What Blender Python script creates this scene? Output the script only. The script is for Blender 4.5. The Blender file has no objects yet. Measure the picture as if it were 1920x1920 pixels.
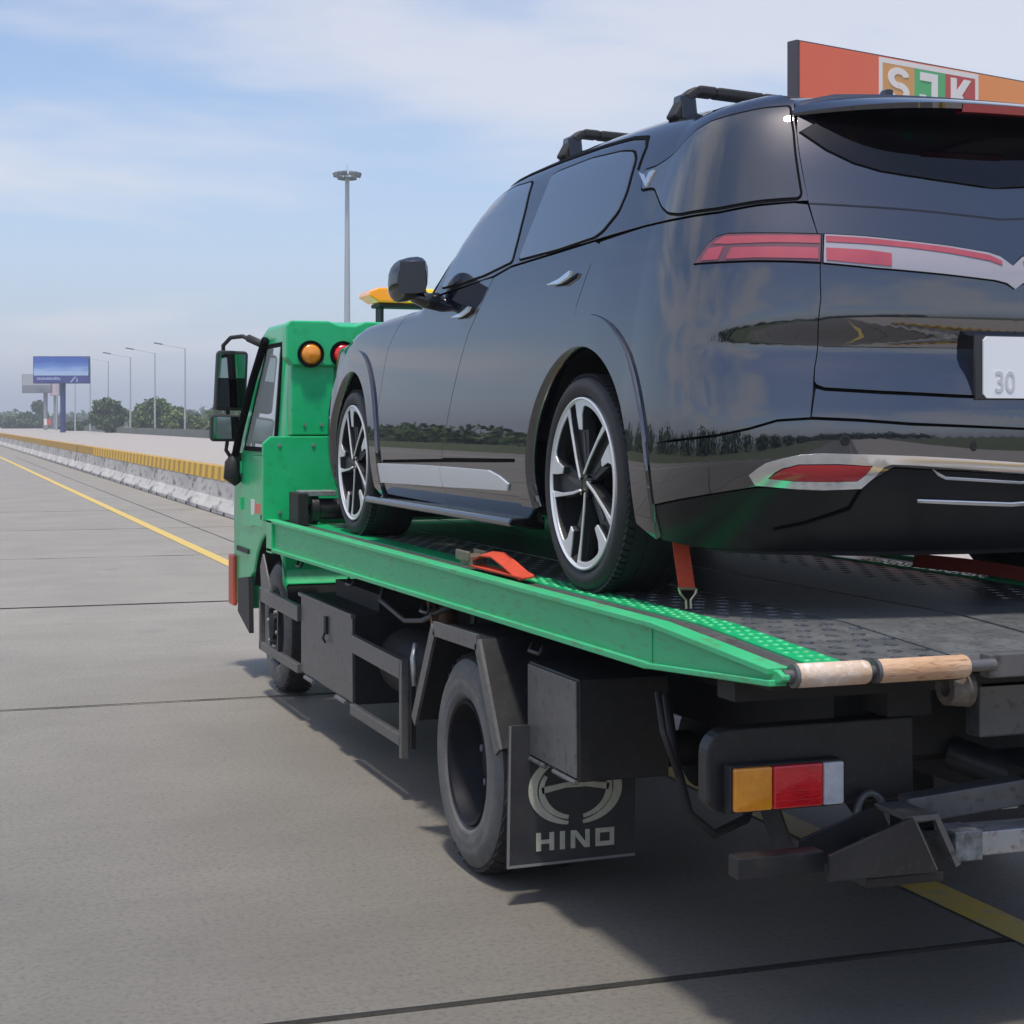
import bpy, math, random
from mathutils import Vector, Matrix
from mathutils.geometry import delaunay_2d_cdt
import numpy as np

scene = bpy.context.scene
COL = scene.collection
R = math.radians

# ------------------------------------------------------------------ camera
cam_d = bpy.data.cameras.new('camera')
cam = bpy.data.objects.new('camera', cam_d); COL.objects.link(cam)
cam.location = (0, 0, 1.66); cam.rotation_euler = (R(90), 0, R(-19.7))
cam_d.sensor_width = 36; cam_d.lens = 60.0; cam_d.shift_y = -170/1920
cam_d.clip_start = .1; cam_d.clip_end = 6000
scene.camera = cam

# ------------------------------------------------------------------ sky and sun
SUN_EL, SUN_AZ = R(74), R(208)         # azimuth clockwise from +Y: a hazy high sun behind the truck, a little to its left
world = bpy.data.worlds.new('World'); scene.world = world; world.use_nodes = True
nt = world.node_tree; nt.nodes.clear()
def N(t, tree=nt, **kw):
    n = tree.nodes.new(t)
    for k, v in kw.items(): setattr(n, k, v)
    return n
sky = N('ShaderNodeTexSky', sky_type='NISHITA', sun_disc=False, sun_elevation=SUN_EL, sun_rotation=SUN_AZ, air_density=1.0, dust_density=1.6, ozone_density=1.5)
geo = N('ShaderNodeTexCoord')
sep = N('ShaderNodeSeparateXYZ'); nt.links.new(geo.outputs['Generated'], sep.inputs[0])
# cloud layer: project the view direction on a plane overhead, so clouds shrink towards the horizon
zc = N('ShaderNodeMath', operation='MAXIMUM'); nt.links.new(sep.outputs['Z'], zc.inputs[0]); zc.inputs[1].default_value = 0.0
za = N('ShaderNodeMath', operation='ADD'); nt.links.new(zc.outputs[0], za.inputs[0]); za.inputs[1].default_value = .16
dx = N('ShaderNodeMath', operation='DIVIDE'); nt.links.new(sep.outputs['X'], dx.inputs[0]); nt.links.new(za.outputs[0], dx.inputs[1])
dy = N('ShaderNodeMath', operation='DIVIDE'); nt.links.new(sep.outputs['Y'], dy.inputs[0]); nt.links.new(za.outputs[0], dy.inputs[1])
cmb = N('ShaderNodeCombineXYZ'); nt.links.new(dx.outputs[0], cmb.inputs[0]); nt.links.new(dy.outputs[0], cmb.inputs[1])
mp = N('ShaderNodeMapping'); nt.links.new(cmb.outputs[0], mp.inputs[0])
mp.inputs['Location'].default_value = (1.3, 0.4, 3.0); mp.inputs['Rotation'].default_value = (0, 0, R(25)); mp.inputs['Scale'].default_value = (.6, .8, 1)
nz = N('ShaderNodeTexNoise'); nt.links.new(mp.outputs[0], nz.inputs['Vector'])
nz.inputs['Scale'].default_value = 1.1; nz.inputs['Detail'].default_value = 5; nz.inputs['Roughness'].default_value = .55; nz.inputs['Distortion'].default_value = .3
rmp = N('ShaderNodeMapRange'); rmp.interpolation_type = 'SMOOTHSTEP'; nt.links.new(nz.outputs['Fac'], rmp.inputs['Value'])
rmp.inputs['From Min'].default_value = .455; rmp.inputs['From Max'].default_value = .64; rmp.inputs['To Min'].default_value = .0; rmp.inputs['To Max'].default_value = .72
haze = N('ShaderNodeMapRange'); haze.interpolation_type = 'SMOOTHSTEP'; nt.links.new(sep.outputs['Z'], haze.inputs['Value'])
haze.inputs['From Min'].default_value = 0.0; haze.inputs['From Max'].default_value = .22; haze.inputs['To Min'].default_value = .5; haze.inputs['To Max'].default_value = 0.0
skyg = N('ShaderNodeMix', data_type='RGBA', blend_type='MULTIPLY'); skyg.inputs[0].default_value = 1.0
nt.links.new(sky.outputs[0], skyg.inputs['A']); skyg.inputs['B'].default_value = (.80, .80, .86, 1)
hz = N('ShaderNodeMix', data_type='RGBA'); nt.links.new(haze.outputs[0], hz.inputs[0]); nt.links.new(skyg.outputs['Result'], hz.inputs['A']); hz.inputs['B'].default_value = (2.8, 3.4, 4.75, 1)
cl = N('ShaderNodeMix', data_type='RGBA'); cf = N('ShaderNodeMapRange'); cf.interpolation_type = 'SMOOTHSTEP'; nt.links.new(sep.outputs['Z'], cf.inputs['Value']); cf.inputs['From Min'].default_value = .0; cf.inputs['From Max'].default_value = .07
cm = N('ShaderNodeMath', operation='MULTIPLY'); nt.links.new(rmp.outputs[0], cm.inputs[0]); nt.links.new(cf.outputs[0], cm.inputs[1]); nt.links.new(cm.outputs[0], cl.inputs[0]); nt.links.new(hz.outputs['Result'], cl.inputs['A']); cl.inputs['B'].default_value = (4.0, 4.0, 4.25, 1)
bg = N('ShaderNodeBackground'); nt.links.new(cl.outputs['Result'], bg.inputs[0]); bg.inputs['Strength'].default_value = .15
wo = N('ShaderNodeOutputWorld'); nt.links.new(bg.outputs[0], wo.inputs[0])

sun_d = bpy.data.lights.new('sun', 'SUN'); sun_d.energy = 2.5; sun_d.angle = R(5); sun_d.color = (1, .93, .82)
sun = bpy.data.objects.new('sun', sun_d); COL.objects.link(sun)
sd = Vector((math.sin(SUN_AZ)*math.cos(SUN_EL), math.cos(SUN_AZ)*math.cos(SUN_EL), math.sin(SUN_EL)))
sun.rotation_euler = sd.to_track_quat('Z', 'Y').to_euler(); sun.location = sd*50

vs = scene.view_settings
vs.view_transform = 'Standard'; vs.look = 'None'; vs.gamma = 1; vs.exposure = .46; vs.use_curve_mapping = False

# ------------------------------------------------------------------ materials
MATS = {}
def mat(name, col, rough=.5, metal=0., coat=0., coat_rough=.03, ior=1.5, var=None, vscale=4., bump=0., bscale=60., emit=None, trans=0., stretch=(1,1,1), var2=None, rvar=0., v2=(.55,.72)):
    if name in MATS: return MATS[name]
    m = bpy.data.materials.new(name); m.use_nodes = True; t = m.node_tree; b = t.nodes['Principled BSDF']
    b.inputs['Base Color'].default_value = (*col, 1); b.inputs['Roughness'].default_value = rough; b.inputs['Metallic'].default_value = metal
    b.inputs['Coat Weight'].default_value = coat; b.inputs['Coat Roughness'].default_value = coat_rough; b.inputs['IOR'].default_value = ior
    if trans: b.inputs['Transmission Weight'].default_value = trans
    if emit: b.inputs['Emission Color'].default_value = (*emit[0], 1); b.inputs['Emission Strength'].default_value = emit[1]
    tc = t.nodes.new('ShaderNodeTexCoord'); mpn = t.nodes.new('ShaderNodeMapping'); mpn.inputs['Scale'].default_value = stretch
    t.links.new(tc.outputs['Object'], mpn.inputs[0])
    if var:
        n = t.nodes.new('ShaderNodeTexNoise'); n.inputs['Scale'].default_value = vscale; n.inputs['Detail'].default_value = 6; n.inputs['Roughness'].default_value = .65
        t.links.new(mpn.outputs[0], n.inputs['Vector'])
        rr = t.nodes.new('ShaderNodeMapRange'); rr.inputs['From Min'].default_value = .35; rr.inputs['From Max'].default_value = .68; t.links.new(n.outputs['Fac'], rr.inputs['Value'])
        mx = t.nodes.new('ShaderNodeMix'); mx.data_type = 'RGBA'; mx.inputs['A'].default_value = (*col, 1); mx.inputs['B'].default_value = (*var, 1)
        t.links.new(rr.outputs[0], mx.inputs[0]); out = mx.outputs['Result']
        if var2:
            n2 = t.nodes.new('ShaderNodeTexNoise'); n2.inputs['Scale'].default_value = vscale*6.3; n2.inputs['Detail'].default_value = 5
            t.links.new(mpn.outputs[0], n2.inputs['Vector'])
            r2 = t.nodes.new('ShaderNodeMapRange'); r2.inputs['From Min'].default_value = v2[0]; r2.inputs['From Max'].default_value = v2[1]; t.links.new(n2.outputs['Fac'], r2.inputs['Value'])
            m2 = t.nodes.new('ShaderNodeMix'); m2.data_type = 'RGBA'; t.links.new(out, m2.inputs['A']); m2.inputs['B'].default_value = (*var2, 1)
            t.links.new(r2.outputs[0], m2.inputs[0]); out = m2.outputs['Result']
        t.links.new(out, b.inputs['Base Color'])
        if rvar:
            r3 = t.nodes.new('ShaderNodeMapRange'); r3.inputs['To Min'].default_value = rough-rvar; r3.inputs['To Max'].default_value = rough+rvar
            t.links.new(n.outputs['Fac'], r3.inputs['Value']); t.links.new(r3.outputs[0], b.inputs['Roughness'])
    if bump:
        n = t.nodes.new('ShaderNodeTexNoise'); n.inputs['Scale'].default_value = bscale; n.inputs['Detail'].default_value = 4
        t.links.new(mpn.outputs[0], n.inputs['Vector'])
        bp = t.nodes.new('ShaderNodeBump'); bp.inputs['Strength'].default_value = bump; bp.inputs['Distance'].default_value = .01
        t.links.new(n.outputs['Fac'], bp.inputs['Height']); t.links.new(bp.outputs[0], b.inputs['Normal'])
    MATS[name] = m; return m

PAINT = mat('black_car_paint', (.003,.0045,.012), .5, 0, 1., .012, 1.5)
PAINT.node_tree.nodes['Principled BSDF'].inputs['Coat IOR'].default_value = 2.3
PAINT.node_tree.nodes['Principled BSDF'].inputs['Specular IOR Level'].default_value = 0.
GLASS = mat('dark_tinted_glass', (.006,.008,.010), .015, 0, 1., .01, 1.6)
GLASS.node_tree.nodes['Principled BSDF'].inputs['Coat IOR'].default_value = 1.8
REARGLASS = mat('rear_privacy_glass', (.003,.003,.005), .03, 0, 0, .01, 1.45)
SATIN = mat('satin_black_bumper', (.006,.0065,.008), .28, 0, 0, ior=1.4)
GLOSSBLK = mat('gloss_black_trim', (.008,.008,.010), .08, 0, .6, .03)
MATTBLK = mat('matt_black_plastic', (.018,.018,.020), .6, 0, 0, bump=.15, bscale=400)
SEAL = mat('rubber_seal', (.004,.004,.005), .8); SEAL.node_tree.nodes['Principled BSDF'].inputs['Specular IOR Level'].default_value = .08
INNER = mat('dark_void', (.004,.004,.005), .9)
TYRE = mat('car_tyre_rubber', (.016,.016,.018), .62, var=(.026,.026,.028), vscale=14, bump=.2, bscale=120)
ALLOY = mat('machined_alloy', (.74,.75,.77), .3, .45)
ALLOYD = mat('dark_alloy', (.022,.023,.026), .5, 0)
BARREL = mat('black_wheel_barrel', (.006,.006,.007), .6)
CHROME = mat('satin_chrome', (.78,.78,.79), .16, 1.)
SILVER = mat('silver_garnish', (.74,.75,.78), .3, .35)
REDLENS = mat('red_lamp_lens', (.42,.012,.02), .12, 0, 1., .02)
DIMLENS = mat('dim_red_lamp_lens', (.13,.05,.06), .1, 0, 1., .02)
PINKLENS = mat('pale_red_lamp_lens', (.40,.065,.08), .15, 0, 1., .02, var=(.34,.05,.065), vscale=12)
CLEARLENS = mat('clear_lamp_lens', (.36,.34,.36), .12, .2, 1., .02)
GREEN = mat('green_truck_paint', (.008,.45,.155), .35, 0, .35, .12, var=(.018,.49,.19), vscale=3.0, var2=(.012,.37,.13), rvar=.08)
GREENB = mat('green_bed_paint', (.03,.44,.17), .5, 0, .1, .2, var=(.055,.49,.21), vscale=5.0, var2=(.09,.29,.13), stretch=(1,.35,2), rvar=.1)
BLKSTEEL = mat('black_painted_steel', (.010,.0105,.013), .45, .1, 0, var2=(.028,.026,.024), var=(.019,.0195,.022), vscale=6, rvar=.1)
GREYSTEEL = mat('grey_painted_steel', (.10,.10,.105), .42, .3, .1, .2, var=(.14,.138,.135), vscale=5, var2=(.065,.062,.058), rvar=.1)
DARKFRAME = mat('dirty_black_chassis', (.007,.007,.008), .7, 0, var=(.016,.014,.013), vscale=8)
DECKPL = mat('dark_deck_plate', (.14,.15,.155), .42, .5, 0, var=(.22,.23,.235), vscale=9, var2=(.08,.085,.088), bump=.3, bscale=260, rvar=.12)
TTYRE = mat('dusty_truck_tyre', (.10,.098,.095), .8, var=(.15,.145,.138), vscale=9, bump=.25, bscale=80)
TTREAD = mat('worn_truck_tread', (.018,.017,.017), .8, var=(.035,.033,.031), vscale=12, bump=.4, bscale=90)
RIMBLK = mat('black_wheel_rim', (.005,.006,.010), .6, 0, 0, ior=1.3, var=(.012,.012,.016), vscale=12)
RUST = mat('rusty_roller', (.46,.27,.15), .75, 0, var=(.62,.45,.31), vscale=9, var2=(.30,.16,.08), bump=.3, bscale=60, stretch=(.5,2,2))
ROLLW = mat('worn_roller', (.60,.49,.40), .65, 0, var=(.50,.31,.18), vscale=6, var2=(.70,.64,.60), bump=.3, bscale=60)
GALV = mat('worn_galvanised_steel', (.30,.32,.34), .4, .6, var=(.42,.44,.46), vscale=7, var2=(.22,.14,.10), rvar=.1)
AMBER = mat('amber_lamp_lens', (.92,.36,.015), .18, 0, 1., .03, var=(.80,.25,.01), vscale=14, bump=.15, bscale=160)
REDL = mat('red_truck_lamp', (.88,.012,.02), .18, 0, 1., .03, var=(.62,.006,.012), vscale=14, bump=.15, bscale=160)
WHITEL = mat('white_truck_lamp', (.72,.72,.74), .2, 0, 1., .03, var=(.55,.56,.6), vscale=40)
YELLOWL = mat('yellow_beacon_centre', (.95,.62,.02), .2, 0, 1., .03, emit=((1,.62,.03), .25))
ORANGEP = mat('orange_painted_plastic', (.55,.07,.025), .4)
STRAP = mat('orange_red_webbing', (.62,.065,.022), .75, var=(.50,.05,.02), vscale=30, bump=.3, bscale=300)
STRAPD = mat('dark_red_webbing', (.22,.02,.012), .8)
STICK = mat('pale_sticker', (.75,.70,.68), .5)
STICKR = mat('red_sticker', (.65,.16,.10), .5)
LOGO = mat('cream_printed_lettering', (.50,.50,.40), .6, var=(.40,.40,.32), vscale=30)
FLAP = mat('mud_flap_rubber', (.022,.023,.027), .55, var=(.042,.042,.044), vscale=8, rvar=.08)
FLAPEDGE = mat('mud_flap_worn_edge', (.20,.20,.20), .7)
PLATEW = mat('white_number_plate', (.80,.82,.85), .35)
PLATET = mat('faded_grey_plate_characters', (.55,.57,.60), .5)
MIRRORG = mat('mirror_glass', (.35,.42,.42), .03, 1.)

# ------------------------------------------------------------------ mesh helpers
def prop(o, label=None, cat=None, group=None, kind=None):
    if label: o['label'] = label
    if cat: o['category'] = cat
    if group: o['group'] = group
    if kind: o['kind'] = kind
    return o
def empty(name, loc=(0,0,0), rz=0.):
    o = bpy.data.objects.new(name, None); COL.objects.link(o); o.location = loc; o.rotation_euler = (0,0,rz); o.empty_display_size = .2
    return o
def link(name, me, parent=None):
    o = bpy.data.objects.new(name, me); COL.objects.link(o)
    if parent is not None: o.parent = parent
    return o
class MB:
    def __init__(s): s.v = []; s.f = []; s.m = []; s.cur = 0
    def add(s, vs, fs):
        b = len(s.v); s.v += [tuple(p) for p in vs]
        for f in fs: s.f.append([b+i for i in f]); s.m.append(s.cur)
        return s
    def box(s, lo, hi):
        x0,y0,z0 = lo; x1,y1,z1 = hi
        if x0 > x1: x0,x1 = x1,x0
        if y0 > y1: y0,y1 = y1,y0
        if z0 > z1: z0,z1 = z1,z0
        return s.add([(x0,y0,z0),(x1,y0,z0),(x1,y1,z0),(x0,y1,z0),(x0,y0,z1),(x1,y0,z1),(x1,y1,z1),(x0,y1,z1)],
                     [(0,3,2,1),(4,5,6,7),(0,1,5,4),(1,2,6,5),(2,3,7,6),(3,0,4,7)])
    def bar(s, a, b, wx, wz, up=(0,0,1)):
        a = Vector(a); b = Vector(b); d = (b-a).normalized(); up = Vector(up)
        sx = d.cross(up); sx = sx.normalized() if sx.length > 1e-5 else Vector((1,0,0)); uz = sx.cross(d)
        vs = []
        for p in (a, b):
            for i, j in ((-1,-1),(1,-1),(1,1),(-1,1)): vs.append(p+sx*wx/2*i+uz*wz/2*j)
        return s.add(vs, [(0,1,2,3)[::-1],(4,5,6,7),(0,1,5,4),(1,2,6,5),(2,3,7,6),(3,0,4,7)])
    def tube(s, pts, r, n=10, cap=True):
        pts = [Vector(p) for p in pts]; rs = r if isinstance(r, (list,tuple)) else [r]*len(pts)
        b = len(s.v); ref = None
        for i, p in enumerate(pts):
            d = (pts[min(i+1,len(pts)-1)]-pts[max(i-1,0)]).normalized()
            if ref is None: ref = Vector((0,0,1)) if abs(d.z) < .9 else Vector((1,0,0))
            x = d.cross(ref).normalized(); y = x.cross(d).normalized(); ref = y
            for k in range(n):
                a = 2*math.pi*k/n; s.v.append(tuple(p+(x*math.cos(a)+y*math.sin(a))*rs[i]))
        for i in range(len(pts)-1):
            for k in range(n):
                s.f.append([b+i*n+k, b+i*n+(k+1)%n, b+(i+1)*n+(k+1)%n, b+(i+1)*n+k]); s.m.append(s.cur)
        if cap:
            s.f.append([b+k for k in range(n)][::-1]); s.m.append(s.cur)
            s.f.append([b+(len(pts)-1)*n+k for k in range(n)]); s.m.append(s.cur)
        return s
    def lathe(s, prof, c, axis=0, n=48, closed=False, a0=0., a1=2*math.pi):
        """prof = [(along axis, radius)], revolved about the axis through c"""
        b = len(s.v); full = abs(a1-a0-2*math.pi) < 1e-6; m = n if full else n+1
        for (t, r) in prof:
            for k in range(m):
                a = a0+(a1-a0)*k/n; p = [0,0,0]; p[axis] = t; p[(axis+1)%3] = r*math.cos(a); p[(axis+2)%3] = r*math.sin(a)
                s.v.append((c[0]+p[0], c[1]+p[1], c[2]+p[2]))
        L = len(prof)
        for i in range(L if closed else L-1):
            for k in range(n):
                k2 = (k+1)%m if full else k+1
                s.f.append([b+i*m+k, b+i*m+k2, b+((i+1)%L)*m+k2, b+((i+1)%L)*m+k]); s.m.append(s.cur)
        return s
    def prism(s, poly, axis, t0, t1):
        """2D polygon in the plane across axis (order of the other axes x<y<z), extruded from t0 to t1"""
        o = [i for i in range(3) if i != axis]; n = len(poly); vs = []
        for t in (t0, t1):
            for q in poly:
                p = [0,0,0]; p[axis] = t; p[o[0]] = q[0]; p[o[1]] = q[1]; vs.append(p)
        return s.add(vs, [list(range(n))[::-1], [n+i for i in range(n)]]+[[i,(i+1)%n,n+(i+1)%n,n+i] for i in range(n)])
    def mesh(s, name, mats, smooth=False, off=(0,0,0)):
        me = bpy.data.meshes.new(name)
        me.from_pydata([(p[0]-off[0], p[1]-off[1], p[2]-off[2]) for p in s.v], [], s.f)
        for m in (mats if isinstance(mats, (list,tuple)) else [mats]): me.materials.append(m)
        if isinstance(mats, (list,tuple)): me.polygons.foreach_set('material_index', s.m)
        me.validate()
        import bmesh
        bm = bmesh.new(); bm.from_mesh(me); bmesh.ops.recalc_face_normals(bm, faces=bm.faces); bm.to_mesh(me); bm.free()
        if smooth:
            me.polygons.foreach_set('use_smooth', [True]*len(me.polygons)); 
            if smooth is not True: me.set_sharp_from_angle(angle=R(smooth))
        me.update(); return me
    def build(s, name, mats, parent=None, smooth=False, bevel=0., seg=2):
        o = link(name, s.mesh(name, mats, smooth), parent)
        if bevel:
            m = o.modifiers.new('bevel', 'BEVEL'); m.width = bevel; m.segments = seg; m.limit_method = 'ANGLE'; m.angle_limit = R(35)
        return o
def text_mesh(body, size, depth=.002, bold=0.):
    cu = bpy.data.curves.new('t', 'FONT'); cu.body = body; cu.size = size; cu.extrude = depth; cu.offset = bold; cu.align_x = 'CENTER'; cu.align_y = 'CENTER'
    o = bpy.data.objects.new('t', cu); COL.objects.link(o); bpy.context.view_layer.update()
    me = bpy.data.meshes.new_from_object(o.evaluated_get(bpy.context.evaluated_depsgraph_get()))
    bpy.data.objects.remove(o); bpy.data.curves.remove(cu); return me
def copy_tree(o, parent=None):
    c = o.copy(); COL.objects.link(c)
    if parent is not None: c.parent = parent
    for ch in list(o.children): copy_tree(ch, c)
    return c
# ---- car body surface (local metres: y forward from rear axle, z up from the deck, w = half width) ----
def pchip(pts):
    xs = [p[0] for p in pts]; ys = [p[1] for p in pts]; n = len(xs)
    h = [xs[i+1]-xs[i] for i in range(n-1)]; dl = [(ys[i+1]-ys[i])/h[i] for i in range(n-1)]
    m = [0.0]*n; m[0] = dl[0]; m[-1] = dl[-1]
    for i in range(1, n-1):
        if dl[i-1]*dl[i] > 0:
            w1 = 2*h[i]+h[i-1]; w2 = h[i]+2*h[i-1]
            m[i] = (w1+w2)/(w1/dl[i-1]+w2/dl[i])
    def f(x):
        if x <= xs[0]: return ys[0]+m[0]*(x-xs[0])
        if x >= xs[-1]: return ys[-1]+m[-1]*(x-xs[-1])
        lo = 0
        while xs[lo+1] < x: lo += 1
        t = (x-xs[lo])/h[lo]; t2 = t*t; t3 = t2*t
        return (2*t3-3*t2+1)*ys[lo]+(t3-2*t2+t)*h[lo]*m[lo]+(-2*t3+3*t2)*ys[lo+1]+(t3-t2)*h[lo]*m[lo+1]
    return f
WZ = pchip([(.12,.91),(.2,.945),(.3,.982),(.4,.998),(.48,1.002),(.58,1.0),(.75,.987),(.9,.969),(1.0,.953),(1.08,.938),(1.15,.921),(1.2,.907),(1.4,.843),(1.6,.765),(1.75,.69)])
TY = pchip([(-.5,.985),(0,1.0),(1.5,1.0),(2.6,1.0),(3.2,.995),(3.6,.975),(3.9,.95)])
ZT = pchip([(-1.1,1.525),(-.9,1.565),(-.4,1.645),(.2,1.688),(.8,1.698),(1.3,1.683),(1.48,1.64),(1.7,1.505),(2.0,1.28),(2.2,1.16),(2.4,1.15),(3.1,1.115),(3.6,1.015),(4.0,.88),(4.2,.78)])
YR = pchip([(.12,-.80),(.2,-.89),(.3,-.975),(.4,-1.05),(.46,-1.073),(.55,-1.074),(.6,-1.07),(.66,-1.055),(.72,-1.038),(.785,-1.014),(.80,-1.012),(.87,-1.027),(.90,-1.029),(.97,-1.024),(1.04,-1.014),(1.12,-.985),(1.25,-.935),(1.4,-.88),(1.55,-.80),(1.66,-.72)])
YF = pchip([(.12,3.98),(.3,4.08),(.6,4.14),(.85,4.10),(.97,4.0),(1.1,3.5),(1.7,3.3)])
Y1R, Y1F, NR, NF, ZB = -.35, 3.5, 3.0, 3.0, 1.0
def half_w(y, z):
    w = WZ(z)*TY(y); zt = ZT(y); zb = min(ZB, zt-.12)
    if z > zb:
        t = (z-zb)/(zt-zb); p = max(5.0, min(16.0, 5+(zt-zb-.2)*30))
        w *= max(0.0, 1-min(1.0, t)**p)**.4
    return w
def top_z(y, w):
    """height of the roof / windscreen surface over the point (w, y)"""
    zt = ZT(y); zb = min(ZB, zt-.12); p = max(5.0, min(16.0, 5+(zt-zb-.2)*30)); z = zt
    for k in range(12):
        q = min(1.0, abs(w)/(WZ(z)*TY(y)))
        z = zb+(zt-zb)*max(0.0, 1-q**2.5)**(1/p)
    return z
def surf(u, z):
    """u runs along the side (u = y), round the rear corner (u < Y1R) and round the nose (u > Y1F)"""
    if Y1R <= u <= Y1F: return (half_w(u, z), u, z)
    if u < Y1R:
        ph = math.pi/2-(Y1R-u); a = Y1R-YR(z); w = max(1e-3, half_w(Y1R, z))
        r = (abs(math.sin(ph)/w)**NR+abs(math.cos(ph)/a)**NR)**(-1/NR)
        return (r*math.sin(ph), Y1R-r*math.cos(ph), z)
    ph = math.pi/2-(u-Y1F); a = max(.05, YF(z)-Y1F); w = max(1e-3, half_w(Y1F, z))
    r = (abs(math.sin(ph)/w)**NF+abs(math.cos(ph)/a)**NF)**(-1/NF)
    return (r*math.sin(ph), Y1F+r*math.cos(ph), z)
def surf_n(u, z, e=.004):
    a = surf(u-e, z); b = surf(u+e, z); c = surf(u, z-e); d = surf(u, z+e)
    p = [b[i]-a[i] for i in range(3)]; q = [d[i]-c[i] for i in range(3)]
    n = (p[1]*q[2]-p[2]*q[1], p[2]*q[0]-p[0]*q[2], p[0]*q[1]-p[1]*q[0])
    l = math.sqrt(sum(k*k for k in n)) or 1
    return tuple(k/l for k in n)
# ------------------------------------------------------------------ setting: ground, roads, markings
rnd = random.Random(7)
DRIFT = .0115                                   # the road runs a hair to the right of the truck's own heading
def rx_(x, y): return x+DRIFT*y
def concrete(name, a, b, dark, sc=1.0, near_shade=None):
    m = bpy.data.materials.new(name); m.use_nodes = True; t = m.node_tree; bs = t.nodes['Principled BSDF']; bs.inputs['Roughness'].default_value = .62
    g = t.nodes.new('ShaderNodeNewGeometry')
    def noise(scale, stretch, det=5, rough=.6):
        mp_ = t.nodes.new('ShaderNodeMapping'); mp_.inputs['Scale'].default_value = stretch; t.links.new(g.outputs['Position'], mp_.inputs[0])
        n = t.nodes.new('ShaderNodeTexNoise'); n.inputs['Scale'].default_value = scale; n.inputs['Detail'].default_value = det; n.inputs['Roughness'].default_value = rough
        t.links.new(mp_.outputs[0], n.inputs['Vector']); return n.outputs['Fac']
    def rng(src, lo, hi, t0=0., t1=1.):
        r = t.nodes.new('ShaderNodeMapRange'); r.inputs['From Min'].default_value = lo; r.inputs['From Max'].default_value = hi; r.inputs['To Min'].default_value = t0; r.inputs['To Max'].default_value = t1
        t.links.new(src, r.inputs['Value']); return r.outputs[0]
    def mix(f, A, B):
        x = t.nodes.new('ShaderNodeMix'); x.data_type = 'RGBA'; t.links.new(f, x.inputs[0])
        for k, v in (('A', A), ('B', B)):
            if isinstance(v, tuple): x.inputs[k].default_value = (*v, 1)
            else: t.links.new(v, x.inputs[k])
        return x.outputs['Result']
    c = mix(rng(noise(.9*sc, (1,1,1)), .35, .65), a, b)
    c = mix(rng(noise(3.6*sc, (.45,2.2,1), 8, .75), .45, .78, 0, .45), c, tuple(k*.75 for k in a))     # broom finish, across the road
    c = mix(rng(noise(48*sc, (1,1,1), 4, .7), .48, .70, 0, .8), c, tuple(k*.42 for k in a))                # grit
    c = mix(rng(noise(1.3*sc, (1,.8,1), 7, .6), .62, .76, 0, .6), c, dark)                          # oil and tyre stains
    if near_shade:                                                                                              # shade painted into the concrete colour, darkening towards the viewer
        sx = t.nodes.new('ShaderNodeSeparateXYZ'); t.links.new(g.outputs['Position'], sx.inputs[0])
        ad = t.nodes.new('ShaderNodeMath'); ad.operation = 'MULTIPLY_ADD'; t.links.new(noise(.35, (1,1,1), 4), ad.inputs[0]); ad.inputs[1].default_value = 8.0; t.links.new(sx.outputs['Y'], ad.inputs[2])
        c = mix(rng(ad.outputs[0], 6.0, 18.5, .72, 0), c, near_shade)
    t.links.new(c, bs.inputs['Base Color'])
    bp = t.nodes.new('ShaderNodeBump'); bp.inputs['Strength'].default_value = .25; bp.inputs['Distance'].default_value = .006
    t.links.new(noise(38*sc, (.4,1.6,1), 5, .7), bp.inputs['Height']); t.links.new(bp.outputs[0], bs.inputs['Normal'])
    return m
CONC = concrete('road_concrete', (.262,.240,.203), (.31,.287,.245), (.11,.103,.09), near_shade=(.078,.075,.066))
CONC2 = concrete('far_road_concrete', (.40,.36,.31), (.45,.41,.36), (.28,.26,.23), .5)
JOINT = mat('bitumen_joint', (.018,.017,.016), .9)
GRASSM = mat('verge_grass', (.075,.10,.035), .9, var=(.12,.13,.06), vscale=.3)
me = MB().add([(-1500,-1500,-.06),(1500,-1500,-.06),(1500,1500,-.06),(-1500,1500,-.06)], [(0,1,2,3)]).mesh('ground', GRASSM)
prop(link('ground', me), kind='structure')
def strip(x0, x1, y0, y1, z, step=None):
    return [(rx_(x0,y0),y0,z),(rx_(x1,y0),y0,z),(rx_(x1,y1),y1,z),(rx_(x0,y1),y1,z)]
road = link('road', MB().add(strip(-11.6,5.0,-120,420,-.022), [(0,1,2,3)]).mesh('road', JOINT)); prop(road, kind='structure')
SL = 5.55; ys0 = 10.20-SL*3
def slab_mesh(w, l):
    g = .016; c = .008; z0, z1 = -.02, 0.
    P = [(g,g),(w-g,g),(w-g,l-g),(g,l-g)]; Q = [(g+c,g+c),(w-g-c,g+c),(w-g-c,l-g-c),(g+c,l-g-c)]
    V = [(x,y,z0) for x,y in P]+[(x,y,z1-.004) for x,y in P]+[(x,y,z1) for x,y in Q]
    F = [(8,9,10,11)]+[(4+i,4+(i+1)%4,8+(i+1)%4,8+i) for i in range(4)]+[(i,(i+1)%4,4+(i+1)%4,4+i) for i in range(4)]
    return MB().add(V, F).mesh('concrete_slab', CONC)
cols = [(-11.6,3.9),(-7.7,3.9),(-3.8,3.9),(.1,3.95),(4.05,.93)]
SMS = {w: slab_mesh(w, SL) for _, w in cols}
for (x, w) in cols:
    for k in range(16):
        y = ys0+SL*k
        o = link('concrete_slab', SMS[w], road); o.location = (rx_(x,y), y-DRIFT*x, 0); o.rotation_euler = (0,0,-math.atan(DRIFT))
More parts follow.
